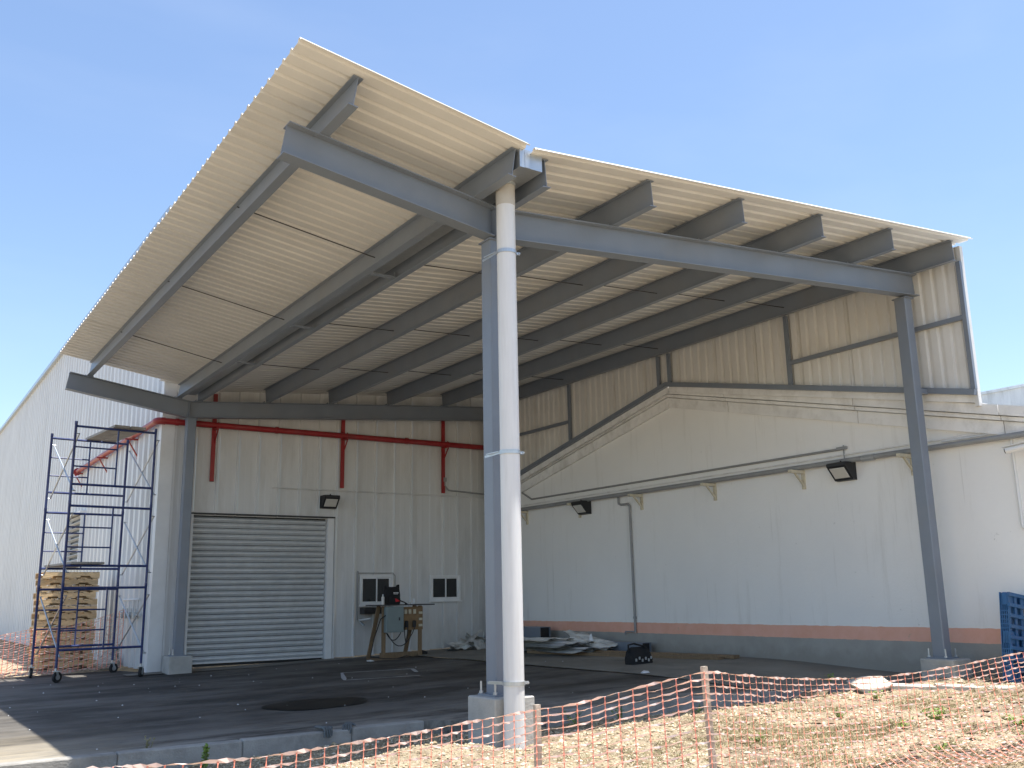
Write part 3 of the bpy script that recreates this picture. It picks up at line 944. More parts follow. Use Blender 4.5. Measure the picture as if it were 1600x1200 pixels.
tag(build('drop_conduit', MB().tube([(13.86, 16.5, 3.62), (13.86, 16.5, 3.45), (13.86, 16.42, 3.42), (13.86, 16.18, 3.42), (13.86, 16.13, 3.36), (13.86, 16.12, 0.66)], 0.026, 8).tube([(13.86, 16.12, 0.68), (13.84, 16.42, 0.68), (13.84, 16.44, 0.62)], 0.02, 6).tube([(13.86, 16.12, 0.95), (13.86, 16.12, 1.0)], 0.036, 8), 'conduit'), 'vertical grey pipe with a tap dropping down the annex wall', 'pipe')
tag(build('white_conduit', MB().tube([(13.88, 8.6, 3.72), (13.88, 7.52, 3.72), (13.88, 7.5, 3.70), (13.88, 7.5, 2.32), (13.88, 7.47, 2.29), (13.88, 6.2, 2.29)], 0.022, 8), 'white'), 'white conduit bent down the annex wall at the right edge', 'conduit')
tag(build('wall_conduit', MB().tube([(7.62, YW - 0.045, 4.03), (13.85, YW - 0.045, 4.03)], 0.015, 6), 'wallpanel'), 'thin pale conduit across the warehouse wall above the floodlight', 'conduit')
tag(build('stub_conduit', MB().tube([(12.2, YW - 0.06, 4.42), (12.2, YW - 0.06, 4.3), (12.32, YW - 0.06, 4.18), (13.85, YW - 0.06, 4.1)], 0.022, 8).box(12.16, 12.24, YW - 0.1, YW - 0.03, 4.4, 4.5), 'conduit'), 'short grey conduit with a small box beside the third red post', 'conduit')
SC = thing('security_camera', 'white tube security camera at the right edge of the annex wall', 'camera', (13.8, 7.2, 3.4))
build('camera_body', MB().tube([(13.62, 7.46, 3.40), (13.72, 7.05, 3.46)], 0.045, 12), 'white', SC, smooth=True)
build('camera_hood', MB().bar((13.61, 7.5, 3.452), (13.72, 7.03, 3.512), 0.11, 0.008), 'white', SC)
build('camera_lens', MB().tube([(13.616, 7.475, 3.398), (13.62, 7.462, 3.40)], 0.036, 12), 'black', SC)
build('camera_arm', MB().tube([(13.72, 7.1, 3.44), (13.88, 6.95, 3.40)], 0.02, 8), 'white', SC)

def floodlight(label, org, out, side):
    # org: wall point at the middle of the back; out: outward; side: along wall
    o, a, u = Vector(org), Vector(out), Vector((0, 0, 1))
    s = Vector(side)
    T = thing('floodlight', label, 'floodlight', org, 0, 'wall floodlights under the canopy')
    w, h = 0.19, 0.15
    pr = [(0.0, -h), (0.03, -h), (0.10, -h + 0.01), (0.30, 0.09), (0.30, h - 0.02), (0.28, h), (0.0, h)]
    n = len(pr)
    mb = MB().add([o + a * p + u * q - s * w for p, q in pr] + [o + a * p + u * q + s * w for p, q in pr], [tuple(range(n)), tuple(range(2 * n - 1, n - 1, -1))] + [(i, n + i, n + (i + 1) % n, (i + 1) % n) for i in range(n)])
    build('housing', mb, 'black', T)
    p, q = o + a * 0.105 + u * (-h + 0.012), o + a * 0.30 + u * 0.088
    nrm = Vector((q - p)).normalized().cross(s).normalized()
    if nrm.z > 0:
        nrm = -nrm
    d = (q - p)
    def quad(lift, mg):
        x = mg / d.length
        return [p + d * x - s * (w - mg) + nrm * lift, p + d * x + s * (w - mg) + nrm * lift, p + d * (1 - x) + s * (w - mg) + nrm * lift, p + d * (1 - x) - s * (w - mg) + nrm * lift]
    qd = quad(0.003, 0.04) + quad(0.012, 0.046)
    build('lens', MB().add(qd, [(0, 1, 2, 3), (4, 5, 6, 7), (0, 1, 5, 4), (1, 2, 6, 5), (2, 3, 7, 6), (3, 0, 4, 7)]), 'lens', T)
    build('knob', MB().tube([o + a * 0.15 + u * h, o + a * 0.15 + u * (h + 0.04)], 0.015, 6), 'black', T)
floodlight('black floodlight on the annex wall nearest the right column', (13.895, 10.42, 3.45), (-1, 0, 0), (0, 1, 0))
floodlight('black floodlight on the annex wall just right of the downpipe', (13.895, 17.72, 3.46), (-1, 0, 0), (0, 1, 0))
floodlight('black floodlight on the warehouse wall above the roller door corner', (9.0, YW - 0.035, 3.74), (0, -1, 0), (1, 0, 0))

# red sprinkler pipe
RP = thing('red_pipe', 'red sprinkler pipe running along the warehouse wall and round its corner', 'pipe', (9, YW - 0.17, 5.35))
zr, yr, xr = 5.36, YW - 0.17, XW - 0.17
build('pipe_run', MB().tube([(xr + 0.12, yr, zr), (13.8, yr, zr - 0.01)], 0.068, 14), 'red', RP, smooth=True)
el = [(xr + 0.12 - 0.12 * math.sin(t * math.pi / 12), yr + 0.12 - 0.12 * math.cos(t * math.pi / 12), zr) for t in range(7)]
build('elbow', MB().tube([(xr + 0.16, yr, zr)] + el + [(xr, yr + 0.16, zr)], 0.078, 14), 'red', RP, smooth=True)
build('pipe_run', MB().tube([(xr, yr + 0.12, zr), (xr, 30.9, zr)], 0.068, 14), 'red', RP, smooth=True)
build('flange', MB().tube([(xr, 30.88, zr), (xr, 30.98, zr)], 0.11, 14), 'red', RP)
for xx in (5.32, 7.6, 11.0):
    build('coupling', MB().tube([(xx, yr, zr), (xx + 0.07, yr, zr)], 0.08, 14), 'red', RP)
for xx in (6.21, 9.35, 12.16):
    mb = MB().box(xx - 0.045, xx + 0.045, YW - 0.075, YW - 0.035, 4.1, 6.1).bar((xx, YW - 0.06, zr - 0.09), (xx, YW - 0.32, zr - 0.09), 0.05, 0.03).bar((xx + 0.02, YW - 0.06, zr - 0.38), (xx + 0.02, YW - 0.3, zr - 0.1), 0.02, 0.03)
    mb.tube([(xx + 0.06, YW - 0.26, zr - 0.08), (xx + 0.07, YW - 0.26, zr + 0.02), (xx + 0.06, YW - 0.17, zr + 0.08)], 0.01, 6)
    build('hanger', mb, 'red', RP)
for yy in (23.6, 27.0, 30.6):
    mb = MB().bar((XW - 0.05, yy, zr - 0.09), (XW - 0.36, yy, zr - 0.09), 0.06, 0.03).bar((XW - 0.05, yy, zr - 0.5), (XW - 0.3, yy, zr - 0.1), 0.05, 0.025).bar((XW - 0.055, yy, zr - 0.55), (XW - 0.055, yy, zr + 0.02), 0.06, 0.02, (1, 0, 0))
    build('hanger', mb, 'red', RP)
# white water manifold low on the side wall
PM = thing('pipe_manifold', 'small white water pipe manifold low on the warehouse side wall', 'pipes', (XW, 23, 1.2))
mb = MB().tube([(XW - 0.1, 22.3, 1.55), (XW - 0.1, 23.9, 1.55)], 0.02, 6)
for yy in (22.4, 22.8, 23.2, 23.6):
    mb.tube([(XW - 0.1, yy, 1.55), (XW - 0.1, yy, 1.2)], 0.016, 6)
build('riser', mb, 'white', PM)
mb = MB().tube([(XW - 0.12, 22.0, 1.22), (XW - 0.12, 24.3, 1.18)], 0.03, 8)
for yy in (22.4, 22.8, 23.2, 23.6):
    mb.bbox(XW - 0.2, XW - 0.08, yy - 0.06, yy + 0.06, 1.14, 1.28)
    mb.tube([(XW - 0.14, yy, 1.28), (XW - 0.14, yy, 1.36)], 0.02, 6)
build('valve_row', mb, 'galv', PM)

# ------------------------------------------------------------------ scaffold tower
SF = thing('scaffold_tower', 'blue rolling scaffold tower standing by the warehouse corner', 'scaffold', (3.2, 20.62, za(3.2)), R(6))
SWD, SDP, SB, SL = 1.6, 1.78, 0.27, 1.6
bars_y = {}
for lift in range(3):
    zb = SB + lift * SL
    for k, yy in enumerate((0.0, SDP)):
        if lift == 0:
            pass
        fr = build('scaffold_frame', MB().tube([(0, yy, zb + SL - 0.1), (SWD, yy, zb + SL - 0.1)], 0.024, 8), 'blue', SF, local=True, smooth=True)
        for xx in (0, SWD):
            build('leg', MB().tube([(xx, yy, zb), (xx, yy, zb + SL - 0.08), (xx, yy, zb + SL - 0.075), (xx, yy, zb + SL - 0.002)], 0.026, 8, True, [0.026, 0.026, 0.03, 0.03]), 'blue', fr, local=True, smooth=True)
        for zz, rr_ in ((zb + 0.33, 0.024),):
            build('rail', MB().tube([(0, yy, zz), (SWD, yy, zz)], rr_, 8), 'blue', fr, local=True)
        xm = 0.84 if k == 0 else 0.8
        build('inner_post', MB().tube([(xm, yy, zb + 0.33), (xm, yy, zb + SL - 0.1)], 0.018, 6), 'blue', fr, local=True)
        for zz in (zb + 0.69, zb + 1.08):
            build('rung', MB().tube([(0, yy, zz), (xm, yy, zz)], 0.017, 6), 'blue', fr, local=True)
        for xx in (0, SWD):
            for zz in (zb + 0.2, zb + 1.35):
                d = 0.05 if k == 0 else -0.05
                build('brace_pin', MB().tube([(xx + 0.03, yy, zz), (xx + 0.09, yy, zz)], 0.01, 5), 'galv', fr, local=True)
    for xx in (0, SWD):
        mb = MB().tube([(xx + 0.05, 0, zb + 0.2), (xx + 0.05, SDP, zb + 1.35)], 0.016, 6)
        build('cross_brace', mb, 'galv', SF, local=True)
        mb = MB().tube([(xx + 0.075, 0, zb + 1.35), (xx + 0.075, SDP, zb + 0.2)], 0.016, 6)
        build('cross_brace', mb, 'galv', SF, local=True)
for x0 in (0.72, 1.05):
    build('deck_plank', MB().box(x0, x0 + 0.3, -0.12, SDP + 0.12, SB + 3 * SL - 0.07, SB + 3 * SL - 0.02), 'deck', SF, local=True)
for x0 in (0.10, 0.42):
    build('deck_plank', MB().box(x0, x0 + 0.3, -0.1, SDP + 0.1, SB + SL + 0.36, SB + SL + 0.40), 'deck', SF, local=True)
for xx, yy, ang in ((0, 0, 0.5), (SWD, 0, 0.9), (0, SDP, 1.5), (SWD, SDP, 0.4)):
    ca, sa = math.cos(ang), math.sin(ang)
    mb = MB().tube([(xx, yy, 0.2), (xx, yy, SB + 0.05)], 0.02, 8)
    for s in (-1, 1):
        mb.bar((xx - sa * 0.035 * s, yy + ca * 0.035 * s, 0.22), (xx - sa * 0.035 * s + ca * 0.04, yy + ca * 0.035 * s + sa * 0.04, 0.09), 0.045, 0.008, (-sa, ca, 0))
    mb.box(xx - 0.05, xx + 0.05, yy - 0.05, yy + 0.05, 0.205, 0.222)
    cs = build('caster', mb, 'galv', SF, local=True)
    c0 = Vector((xx + ca * 0.04, yy + sa * 0.04, 0.1))
    ax = Vector((-sa, ca, 0)) * 0.022
    build('wheel', MB().tube([c0 - ax, c0 + ax], 0.1, 20), 'rubber', cs, local=True)
    build('hub', MB().tube([c0 - ax * 1.2, c0 + ax * 1.2], 0.05, 12), 'galv', cs, local=True)

# ------------------------------------------------------------------ wooden pallets
def pmesh(name, mb, mat='wood'):
    me = bpy.data.meshes.new(name)
    me.from_pydata(mb.v, [], mb.f)
    me.materials.append(M[mat])
    return me
PW, PD = 1.22, 1.02
st = [(-PW / 2, 0), (-0.42, 0), (-0.40, 0.038), (-0.2, 0.038), (-0.18, 0), (0.18, 0), (0.2, 0.038), (0.40, 0.038), (0.42, 0), (PW / 2, 0), (PW / 2, 0.105), (-PW / 2, 0.105)]
n = len(st)
mb = MB().add([(a, -0.019, c) for a, c in st] + [(a, 0.019, c) for a, c in st], [tuple(range(n)), tuple(range(2 * n - 1, n - 1, -1))] + [(i, n + i, n + (i + 1) % n, (i + 1) % n) for i in range(n)])
ME_ST = pmesh('stringer', mb)
ME_S2 = pmesh('stringer', MB().box(-PW / 2, PW / 2, -0.019, 0.019, 0, 0.105))
ME_BD = pmesh('deck_board', MB().box(-0.065, 0.065, -PD / 2, PD / 2, 0, 0.02))
ORD = ['bottom', 'second from the bottom', 'third from the bottom', 'fourth from the bottom', 'fifth from the bottom', 'sixth from the bottom', 'seventh from the bottom',
       'seventh from the top', 'sixth from the top', 'fifth from the top', 'fourth from the top', 'third from the top', 'second from the top', 'top']
for i in range(14):
    px, py = 3.93 + random.uniform(-0.03, 0.03), 24.9 + random.uniform(-0.04, 0.03)
    if i >= 11:
        px += 0.02
    T = thing('wooden_pallet', 'light wooden pallet in the stack behind the scaffold, %s' % ORD[i], 'pallet', (px, py, 0.06 + i * 0.1535), random.uniform(-0.035, 0.035), 'stacked wooden pallets')
    for yy in (-PD / 2 + 0.02, 0, PD / 2 - 0.02):
        place('stringer', ME_S2 if yy == 0 else ME_ST, T, (0, yy, 0.022))
    for k in range(5):
        place('deck_board', ME_BD, T, (-PW / 2 + 0.07 + k * (PW - 0.14) / 4, 0, 0))
    for k in range(8):
        place('deck_board', ME_BD, T, (-PW / 2 + 0.068 + k * (PW - 0.136) / 7, 0, 0.129))

def rock(name, c, r, seed, flat=0.6, mat='stone', sub=2):
    import bmesh
    bm = bmesh.new()
    bmesh.ops.create_icosphere(bm, subdivisions=sub, radius=1)
    rnd = random.Random(seed)
    ks = [Vector((rnd.uniform(-1, 1), rnd.uniform(-1, 1), rnd.uniform(-1, 1))).normalized() for _ in range(9)]
    cs = [rnd.uniform(0.42, 0.8) for _ in ks]
    for v in bm.verts:
        for k, d in zip(ks, cs):
            t = v.co.dot(k)
            if t > d:
                v.co -= k * (t - d)
        v.co.x *= r[0]
        v.co.y *= r[1]
        v.co.z *= r[2]
        v.co += Vector((rnd.uniform(-1, 1), rnd.uniform(-1, 1), rnd.uniform(-1, 1))) * 0.015 * min(r)
        v.co += Vector(c)
    me = bpy.data.meshes.new(name)
    bm.to_mesh(me)
    bm.free()
    me.materials.append(M[mat])
    o = bpy.data.objects.new(name, me)
    COL.objects.link(o)
    return o
tag(rock('stone_block', (4.72, 23.75, 0.16), (0.36, 0.25, 0.2), 3), 'pale broken stone lying between the pallets and the warehouse wall', 'stone')
tag(rock('stone_block', (4.98, 24.3, 0.3), (0.34, 0.3, 0.3), 5), 'larger pale stone behind the broken one at the warehouse wall', 'stone')
tag(rock('flat_stone', (11.15, 8.32, 0.2), (0.5, 0.34, 0.16), 8), 'flat sunlit pale stone at the edge of the gravel near the right column', 'stone')
tag(rock('earth_lump', (10.35, 8.6, 0.15), (0.3, 0.2, 0.1), 11, mat='gravel'), 'brown lump of earth left of the flat sunlit stone', 'earth')
ES = thing('concrete_edging', 'sunlit pale concrete edging strip in front of the right column', 'edging', (12.3, 7.4, 0.1))
ep = [(11.5, 8.34), (11.95, 7.9), (12.3, 7.42), (12.75, 6.9), (13.2, 6.25), (13.8, 5.5)]
for (a, c), (d, e) in zip(ep, ep[1:]):
    p, q = Vector((a + random.uniform(-0.04, 0.04), c, 0.12 + random.uniform(-0.02, 0.02))), Vector((d + random.uniform(-0.04, 0.04), e, 0.12 + random.uniform(-0.02, 0.02)))
    dd = (q - p).normalized() * 0.012
    build('edging_block', MB().bar(p + dd, q - dd, 0.42, 0.18), 'stone', ES)

# ------------------------------------------------------------------ blue plastic pallet stood on edge
def blue_pallet(label, x0, y0, z0, lean):
    T = thing('plastic_pallet', label, 'plastic pallet', (x0, y0, z0))
    T.rotation_euler = (0, lean, 0)
    H, Wd, t_ = 1.22, 1.0, 0.15
    # deck board face (front, towards -Y) as bars
    mb = MB()
    for k in range(9):
        zz = 0.0 + k * (H - 0.05) / 8
        mb.box(0, Wd, 0, 0.02, zz, zz + 0.05)
    build('deck_rib', mb, 'bluep', T, local=True)
    mb = MB()
    for k in range(7):
        xx = k * (Wd - 0.06) / 6
        mb.box(xx, xx + 0.06, 0.021, 0.035, 0, H)
    build('deck_rib', mb, 'bluep', T, local=True)
    for zz, hh in ((0.0, 0.17), (0.525, 0.17), (1.05, 0.17)):
        for xx in (0.0, 0.42, 0.84):
            build('foot_block', MB().bbox(xx, xx + 0.16, 0.036, t_ - 0.031, zz, zz + hh, 0.012), 'bluep', T, local=True)
    build('added_backing', MB().box(0.01, Wd - 0.01, t_ - 0.03, t_ - 0.02, 0.01, H - 0.01), 'bluep', T, local=True)  # added plate that darkens the pallet openings
    for xx in (0.0, 0.42, 0.84):
        build('skid', MB().box(xx, xx + 0.16, t_ - 0.012, t_, 0, H), 'bluep', T, local=True)
    mb = MB()
    for zz in (0.2, 0.26, 0.32, 0.38, 0.44, 0.72, 0.78, 0.84, 0.9, 0.96):
        mb.box(0.004, 0.02, 0.036, t_ - 0.012, zz, zz + 0.012)
    for yy in (0.05, 0.08, 0.11):
        mb.box(0.0, 0.018, yy, yy + 0.012, 0.17, 1.05)
    build('side_fin', mb, 'bluep', T, local=True)
blue_pallet('blue plastic pallet stood on edge at the right end of the annex wall', 13.22, 7.55, 0.19, R(8))

# ------------------------------------------------------------------ work stand with electrics
BN = thing('power_stand', 'wooden temporary power stand with grey cabinet against the warehouse wall', 'work stand', (10.4, 20.4, 0.13))
g0 = 0.125
for xx in (9.87, 10.80):
    build('leg', MB().box(xx, xx + 0.09, 20.22, 20.26, g0, 1.30), 'wood2', BN)
    build('leg', MB().bar((xx + 0.02 - 0.06, 20.85, g0), (xx + 0.02, 20.45, 1.3), 0.09, 0.04, (0, 1, 0)), 'wood2', BN)
build('foot_rail', MB().box(9.85, 10.92, 20.26, 20.30, g0 + 0.01, g0 + 0.15), 'wood2', BN)
build('tabletop', MB().box(9.70, 11.15, 20.08, 20.75, 1.31, 1.335), 'darkdeb', BN)
cb = build('cabinet', MB().bbox(9.90, 10.34, 20.06, 20.21, 0.72, 1.29, 0.012), 'cab', BN)
build('cabinet_door', MB().box(9.92, 10.32, 20.045, 20.059, 0.74, 1.27), 'cab', cb)
build('handle', MB().box(10.2, 10.225, 20.03, 20.045, 0.98, 1.05), 'black', cb)
pb = build('socket_board', MB().box(10.36, 10.9, 20.2, 20.219, 0.76, 1.28), 'ply', BN)
for xx in (10.41, 10.52, 10.64):
    build('socket', MB().bbox(xx, xx + 0.07, 20.17, 20.2, 1.12, 1.22, 0.006), 'cream', pb)
for zz in (0.83, 0.97, 1.11):
    build('socket', MB().bbox(10.79, 10.88, 20.17, 20.2, zz, zz + 0.055, 0.006), 'cream', pb)
for xx in (10.42, 10.62):
    build('plug', MB().bbox(xx, xx + 0.08, 20.13, 20.2, 0.82, 0.97, 0.02), 'black', pb)
def sag(p, q, d, n=10):
    p, q = Vector(p), Vector(q)
    return [p + (q - p) * (i / n) - Vector((0, 0, d * 4 * (i / n) * (1 - i / n))) for i in range(n + 1)]
for p, q, d in (((9.93, 20.14, 0.72), (10.36, 20.12, 0.86), 0.24), ((9.96, 20.14, 0.7), (10.66, 20.12, 0.83), 0.35), ((10.38, 20.12, 0.84), (10.46, 20.1, 0.84), 0.36)):
    build('cable', MB().tube(sag(p, q, d), 0.011, 6), 'black', BN)
build('cable', MB().tube([(9.9, 20.1, 1.1), (9.82, 20.2, 1.02), (9.76, 20.4, 0.6), (9.72, 20.5, 0.2), (9.9, 20.2, 0.15), (10.2, 20.12, 0.14), (10.45, 20.15, 0.19), (10.7, 20.12, 0.14)], 0.012, 6), 'black', BN)
tag(build('cardboard_sheet', MB().add([(9.55, 20.2, 0.125), (10.2, 19.75, 0.128), (11.3, 20.1, 0.135), (11.1, 20.75, 0.13), (9.7, 20.7, 0.128), (9.55, 20.2, 0.14), (10.2, 19.75, 0.143), (11.3, 20.1, 0.15), (11.1, 20.75, 0.145), (9.7, 20.7, 0.143)], [(4, 3, 2, 1, 0), (5, 6, 7, 8, 9), (0, 1, 6, 5), (1, 2, 7, 6), (2, 3, 8, 7), (3, 4, 9, 8), (4, 0, 5, 9)]), 'wood2'), 'flattened brown board on the asphalt under the power stand', 'board')
tag(rock('black_bundle', (11.05, 20.5, 0.2), (0.16, 0.15, 0.1), 21, mat='fabric'), 'small black bundle on the ground right of the power stand', 'bundle')
# backpack
def blob(name, rings, mat, parent=None, n=16):
    mb = MB()
    for (cx, cy, cz, rx, ry, pw) in rings:
        for k in range(n):
            a = 2 * math.pi * k / n
            c, s = math.cos(a), math.sin(a)
            mb.v.append((cx + rx * math.copysign(abs(c) ** pw, c), cy + ry * math.copysign(abs(s) ** pw, s), cz))
    for i in range(len(rings) - 1):
        for k in range(n):
            j = (k + 1) % n
            mb.f.append((i * n + k, i * n + j, (i + 1) * n + j, (i + 1) * n + k))
    mb.f.append(tuple(range(n - 1, -1, -1)))
    mb.f.append(tuple((len(rings) - 1) * n + k for k in range(n)))
    return build(name, mb, mat, parent, smooth=True)
BP = thing('backpack', 'black backpack with a red patch on top of the power stand', 'backpack', (10.13, 20.3, 1.336))
blob('pack_body', [(10.13, 20.32, 1.337, 0.19, 0.12, 0.5), (10.13, 20.32, 1.42, 0.205, 0.135, 0.5), (10.14, 20.32, 1.55, 0.2, 0.13, 0.55), (10.15, 20.33, 1.66, 0.185, 0.11, 0.6), (10.16, 20.34, 1.72, 0.16, 0.08, 0.7), (10.17, 20.35, 1.735, 0.12, 0.05, 0.8)], 'fabric', BP)
blob('top_corner', [(10.31, 20.34, 1.60, 0.05, 0.05, 0.8), (10.3, 20.34, 1.7, 0.05, 0.045, 0.8), (10.32, 20.34, 1.775, 0.035, 0.03, 0.9), (10.33, 20.34, 1.785, 0.012, 0.012, 1)], 'fabric', BP, 10)
blob('top_corner', [(10.0, 20.34, 1.60, 0.05, 0.05, 0.8), (10.0, 20.34, 1.7, 0.045, 0.045, 0.8), (9.97, 20.34, 1.755, 0.03, 0.03, 0.9), (9.965, 20.34, 1.765, 0.01, 0.01, 1)], 'fabric', BP, 10)
blob('front_pocket', [(10.16, 20.2, 1.345, 0.14, 0.05, 0.6), (10.16, 20.19, 1.42, 0.15, 0.06, 0.6), (10.16, 20.2, 1.5, 0.14, 0.05, 0.6), (10.16, 20.22, 1.53, 0.1, 0.03, 0.7)], 'fabric', BP, 12)
build('red_patch', MB().add([(10.16, 20.126, 1.39), (10.27, 20.128, 1.41), (10.18, 20.128, 1.46), (10.14, 20.126, 1.47), (10.16, 20.122, 1.39), (10.27, 20.124, 1.41), (10.18, 20.124, 1.46), (10.14, 20.122, 1.47)], [(3, 2, 1, 0), (4, 5, 6, 7), (0, 1, 5, 4), (1, 2, 6, 5), (2, 3, 7, 6), (3, 0, 4, 7)]), 'redfab', BP)
mb = MB()
for xx, w_ in ((10.13, 0.018), (10.152, 0.012), (10.168, 0.018), (10.2, 0.016), (10.22, 0.014), (10.238, 0.018)):
    mb.box(xx, xx + w_, 20.183, 20.187, 1.585, 1.607)
for xx, w_ in ((10.135, 0.03), (10.17, 0.025), (10.2, 0.04)):
    mb.box(xx, xx + w_, 20.182, 20.186, 1.565, 1.574)
build('logo', mb, 'cornice', BP)
build('strap', MB().tube([(10.33, 20.3, 1.43), (10.42, 20.2, 1.38), (10.47, 20.16, 1.345), (10.4, 20.14, 1.342)], 0.014, 6), 'fabric', BP)
def bottle(name, label, x, y, z, r, h, mat, cat):
    T = thing(name, label, cat, (x, y, z))
    blob('body', [(x, y, z, r, r, 1), (x, y, z + h * 0.7, r, r, 1), (x, y, z + h * 0.82, r * 0.5, r * 0.5, 1), (x, y, z + h * 0.9, r * 0.4, r * 0.4, 1)], mat, T, 12)
    blob('cap', [(x, y, z + h * 0.9, r * 0.45, r * 0.45, 1), (x, y, z + h, r * 0.45, r * 0.45, 1)], 'white', T, 10)
bottle('water_bottle', 'clear water bottle left of the backpack on the power stand', 9.87, 20.2, 1.336, 0.036, 0.23, 'lens', 'bottle')
tag(blob('white_cup', [(10.69, 20.25, 1.336, 0.03, 0.03, 1), (10.69, 20.25, 1.46, 0.036, 0.036, 1)], 'white', None, 14), 'tall white cup on the right half of the power stand top', 'cup')
tag(blob('small_jar', [(10.55, 20.2, 1.336, 0.025, 0.025, 1), (10.55, 20.2, 1.38, 0.025, 0.025, 1)], 'lens', None, 12), 'small pale jar between the backpack and the white cup', 'jar')
tag(blob('small_jar', [(10.61, 20.18, 1.336, 0.02, 0.02, 1), (10.61, 20.18, 1.37, 0.02, 0.02, 1)], 'white', None, 12), 'tiny white jar nearest to the tall white cup', 'jar')

# ------------------------------------------------------------------ scrap and debris
def bent_sheet(L_, W_, seed, bend=0.3):
    rnd = random.Random(seed)
    nu, nv = 9, 9
    a, c = rnd.uniform(-bend, bend), rnd.uniform(-bend, bend)
    mb = MB()
    for s_ in (0, 0.006):
        for i in range(nu):
            for j in range(nv):
                u, v = i / (nu - 1) - 0.5, j / (nv - 1) - 0.5
                zz = a * u * u * L_ + c * v * v * W_ + (0.025 if j % 4 in (1, 2) else 0) + 0.03 * (vnoise(u * 4 + seed, v * 4) - 0.5) - s_
                mb.v.append((u * L_ * (1 - 0.15 * vnoise(v * 6, seed)), v * W_, zz))
    k = nu * nv
    for i in range(nu - 1):
        for j in range(nv - 1):
            q = (i * nv + j, (i + 1) * nv + j, (i + 1) * nv + j + 1, i * nv + j + 1)
            mb.f.append(q)
            mb.f.append(tuple(k + t for t in q[::-1]))
    return mb
def sheet_thing(parent, L_, W_, seed, loc, rot, mat='scrap', bend=0.3, name='scrap_sheet'):
    o = build(name, bent_sheet(L_, W_, seed, bend), mat, parent, local=True)
    if parent is not None:
        o.location = Vector(loc) - OFF[parent.name]
    else:
        o.location = loc
    o.rotation_euler = rot
    return o
rnd = random.Random(5)
words = ['leaning at the front of', 'lying flat at the foot of', 'tilted on the left of', 'crumpled in the middle of', 'folded on top of', 'sticking up at the back of', 'half buried at the right of', 'bent over the peak of', 'edge-on in the heart of', 'thrown across the right flank of', 'small torn one on the left edge of', 'long one at the rear of']
spec = []
for i in range(12):
    t = i / 11
    spec.append((12.15 + 0.75 * rnd.random() + 0.1 * t, 20.95 - 0.3 * rnd.random(), 0.17 + 0.42 * t * rnd.uniform(0.5, 1), rnd.uniform(0.5, 0.85), rnd.uniform(0.3, 0.5), (rnd.uniform(-0.7, 0.7), rnd.uniform(-0.5, 0.3), rnd.uniform(0, 3.1))))
spec[0] = (12.62, 20.45, 0.32, 0.5, 0.34, (1.0, 0.1, 0.35))
for i, (a, c, d, L_, W_, ro) in enumerate(spec):
    o = sheet_thing(None, L_, W_, 30 + i, (a, c, d), ro)
    tag(o, 'pale sheet %s the back-wall scrap heap' % words[i], 'scrap sheet', 'scrap heap by the back wall')
# flat stack of old white sheets along the annex wall
for i in range(9):
    yy = 17.8 + 0.14 * (i % 3) - 0.2 * (i % 2)
    o = sheet_thing(None, 3.4 - 0.12 * i, 0.8, 60 + i, (12.75 + 0.07 * (i % 4) - 0.03 * i, yy, 0.28 + i * 0.03), (rnd.uniform(-0.03, 0.03), rnd.uniform(-0.02, 0.02), R(90) + rnd.uniform(-0.1, 0.1)), 'paper' if i % 2 else 'scrap', 0.02)
    tag(o, 'old white roof sheet in the flat pile by the annex, %s' % ['at the very bottom', 'second up', 'third up', 'fourth up', 'in the middle', 'fourth from its top', 'third from its top', 'next to its top', 'topmost'][i], 'roof sheet', 'flat pile of old roof sheets')
for i, (a, c, d, ro) in enumerate([(13.25, 17.2, 0.56, (0.15, -0.25, 1.2)), (13.2, 16.75, 0.48, (-0.2, -0.2, 1.9))]):
    tag(sheet_thing(None, 1.1, 0.6, 80 + i, (a, c, d), ro, 'scrap', 0.25), ['crumpled sheet humped over the flat pile by the annex wall', 'smaller crumpled sheet at the near end of the flat pile'][i], 'scrap sheet')
sh_ = MB().add([(13.2, 16.95, 0.29), (13.26, 16.72, 0.28), (13.25, 16.79, 0.45), (13.235, 16.86, 0.65), (13.22, 16.89, 0.62), (13.21, 16.93, 0.45), (13.212, 16.956, 0.29), (13.272, 16.726, 0.28), (13.262, 16.796, 0.45), (13.247, 16.866, 0.65), (13.232000000000001, 16.896, 0.62), (13.222000000000001, 16.936, 0.45)], [(0, 1, 2, 3, 4, 5), (11, 10, 9, 8, 7, 6), (0, 6, 7, 1), (1, 7, 8, 2), (2, 8, 9, 3), (3, 9, 10, 4), (4, 10, 11, 5), (5, 11, 6, 0)])
tag(build('white_shard', sh_, 'paper'), 'pointed white shard standing up by the annex wall', 'shard')
def steel_box(label, x0, x1, y0, y1, z0, z1):
    T = thing('steel_tube', label, 'steel tube', ((x0 + x1) / 2, (y0 + y1) / 2, z0))
    t = 0.01
    mb = MB().box(x0, x1, y0, y1, z0, z0 + t).box(x0, x1, y0, y1, z1 - t, z1).box(x0, x0 + t, y0, y1, z0 + t, z1 - t).box(x1 - t, x1, y0, y1, z0 + t, z1 - t)
    build('tube_wall', mb, 'steel', T)
    build('tube_inside', MB().box(x0 + t, x1 - t, y0 + 0.05, y0 + 0.06, z0 + t, z1 - t), 'black', T)
steel_box('short grey square steel tube by the annex wall near the black bag', 13.5, 13.74, 15.5, 16.9, 0.25, 0.48)
steel_box('grey square steel tube beside the pile, right of the downpipe', 13.32, 13.62, 18.9, 20.6, 0.45, 0.75)
tag(build('steel_channel', MB().bar((13.1, 20.5, 0.36), (13.45, 18.2, 0.38), 0.3, 0.14), 'steel'), 'flat grey steel section under the square tube by the downpipe', 'steel section')
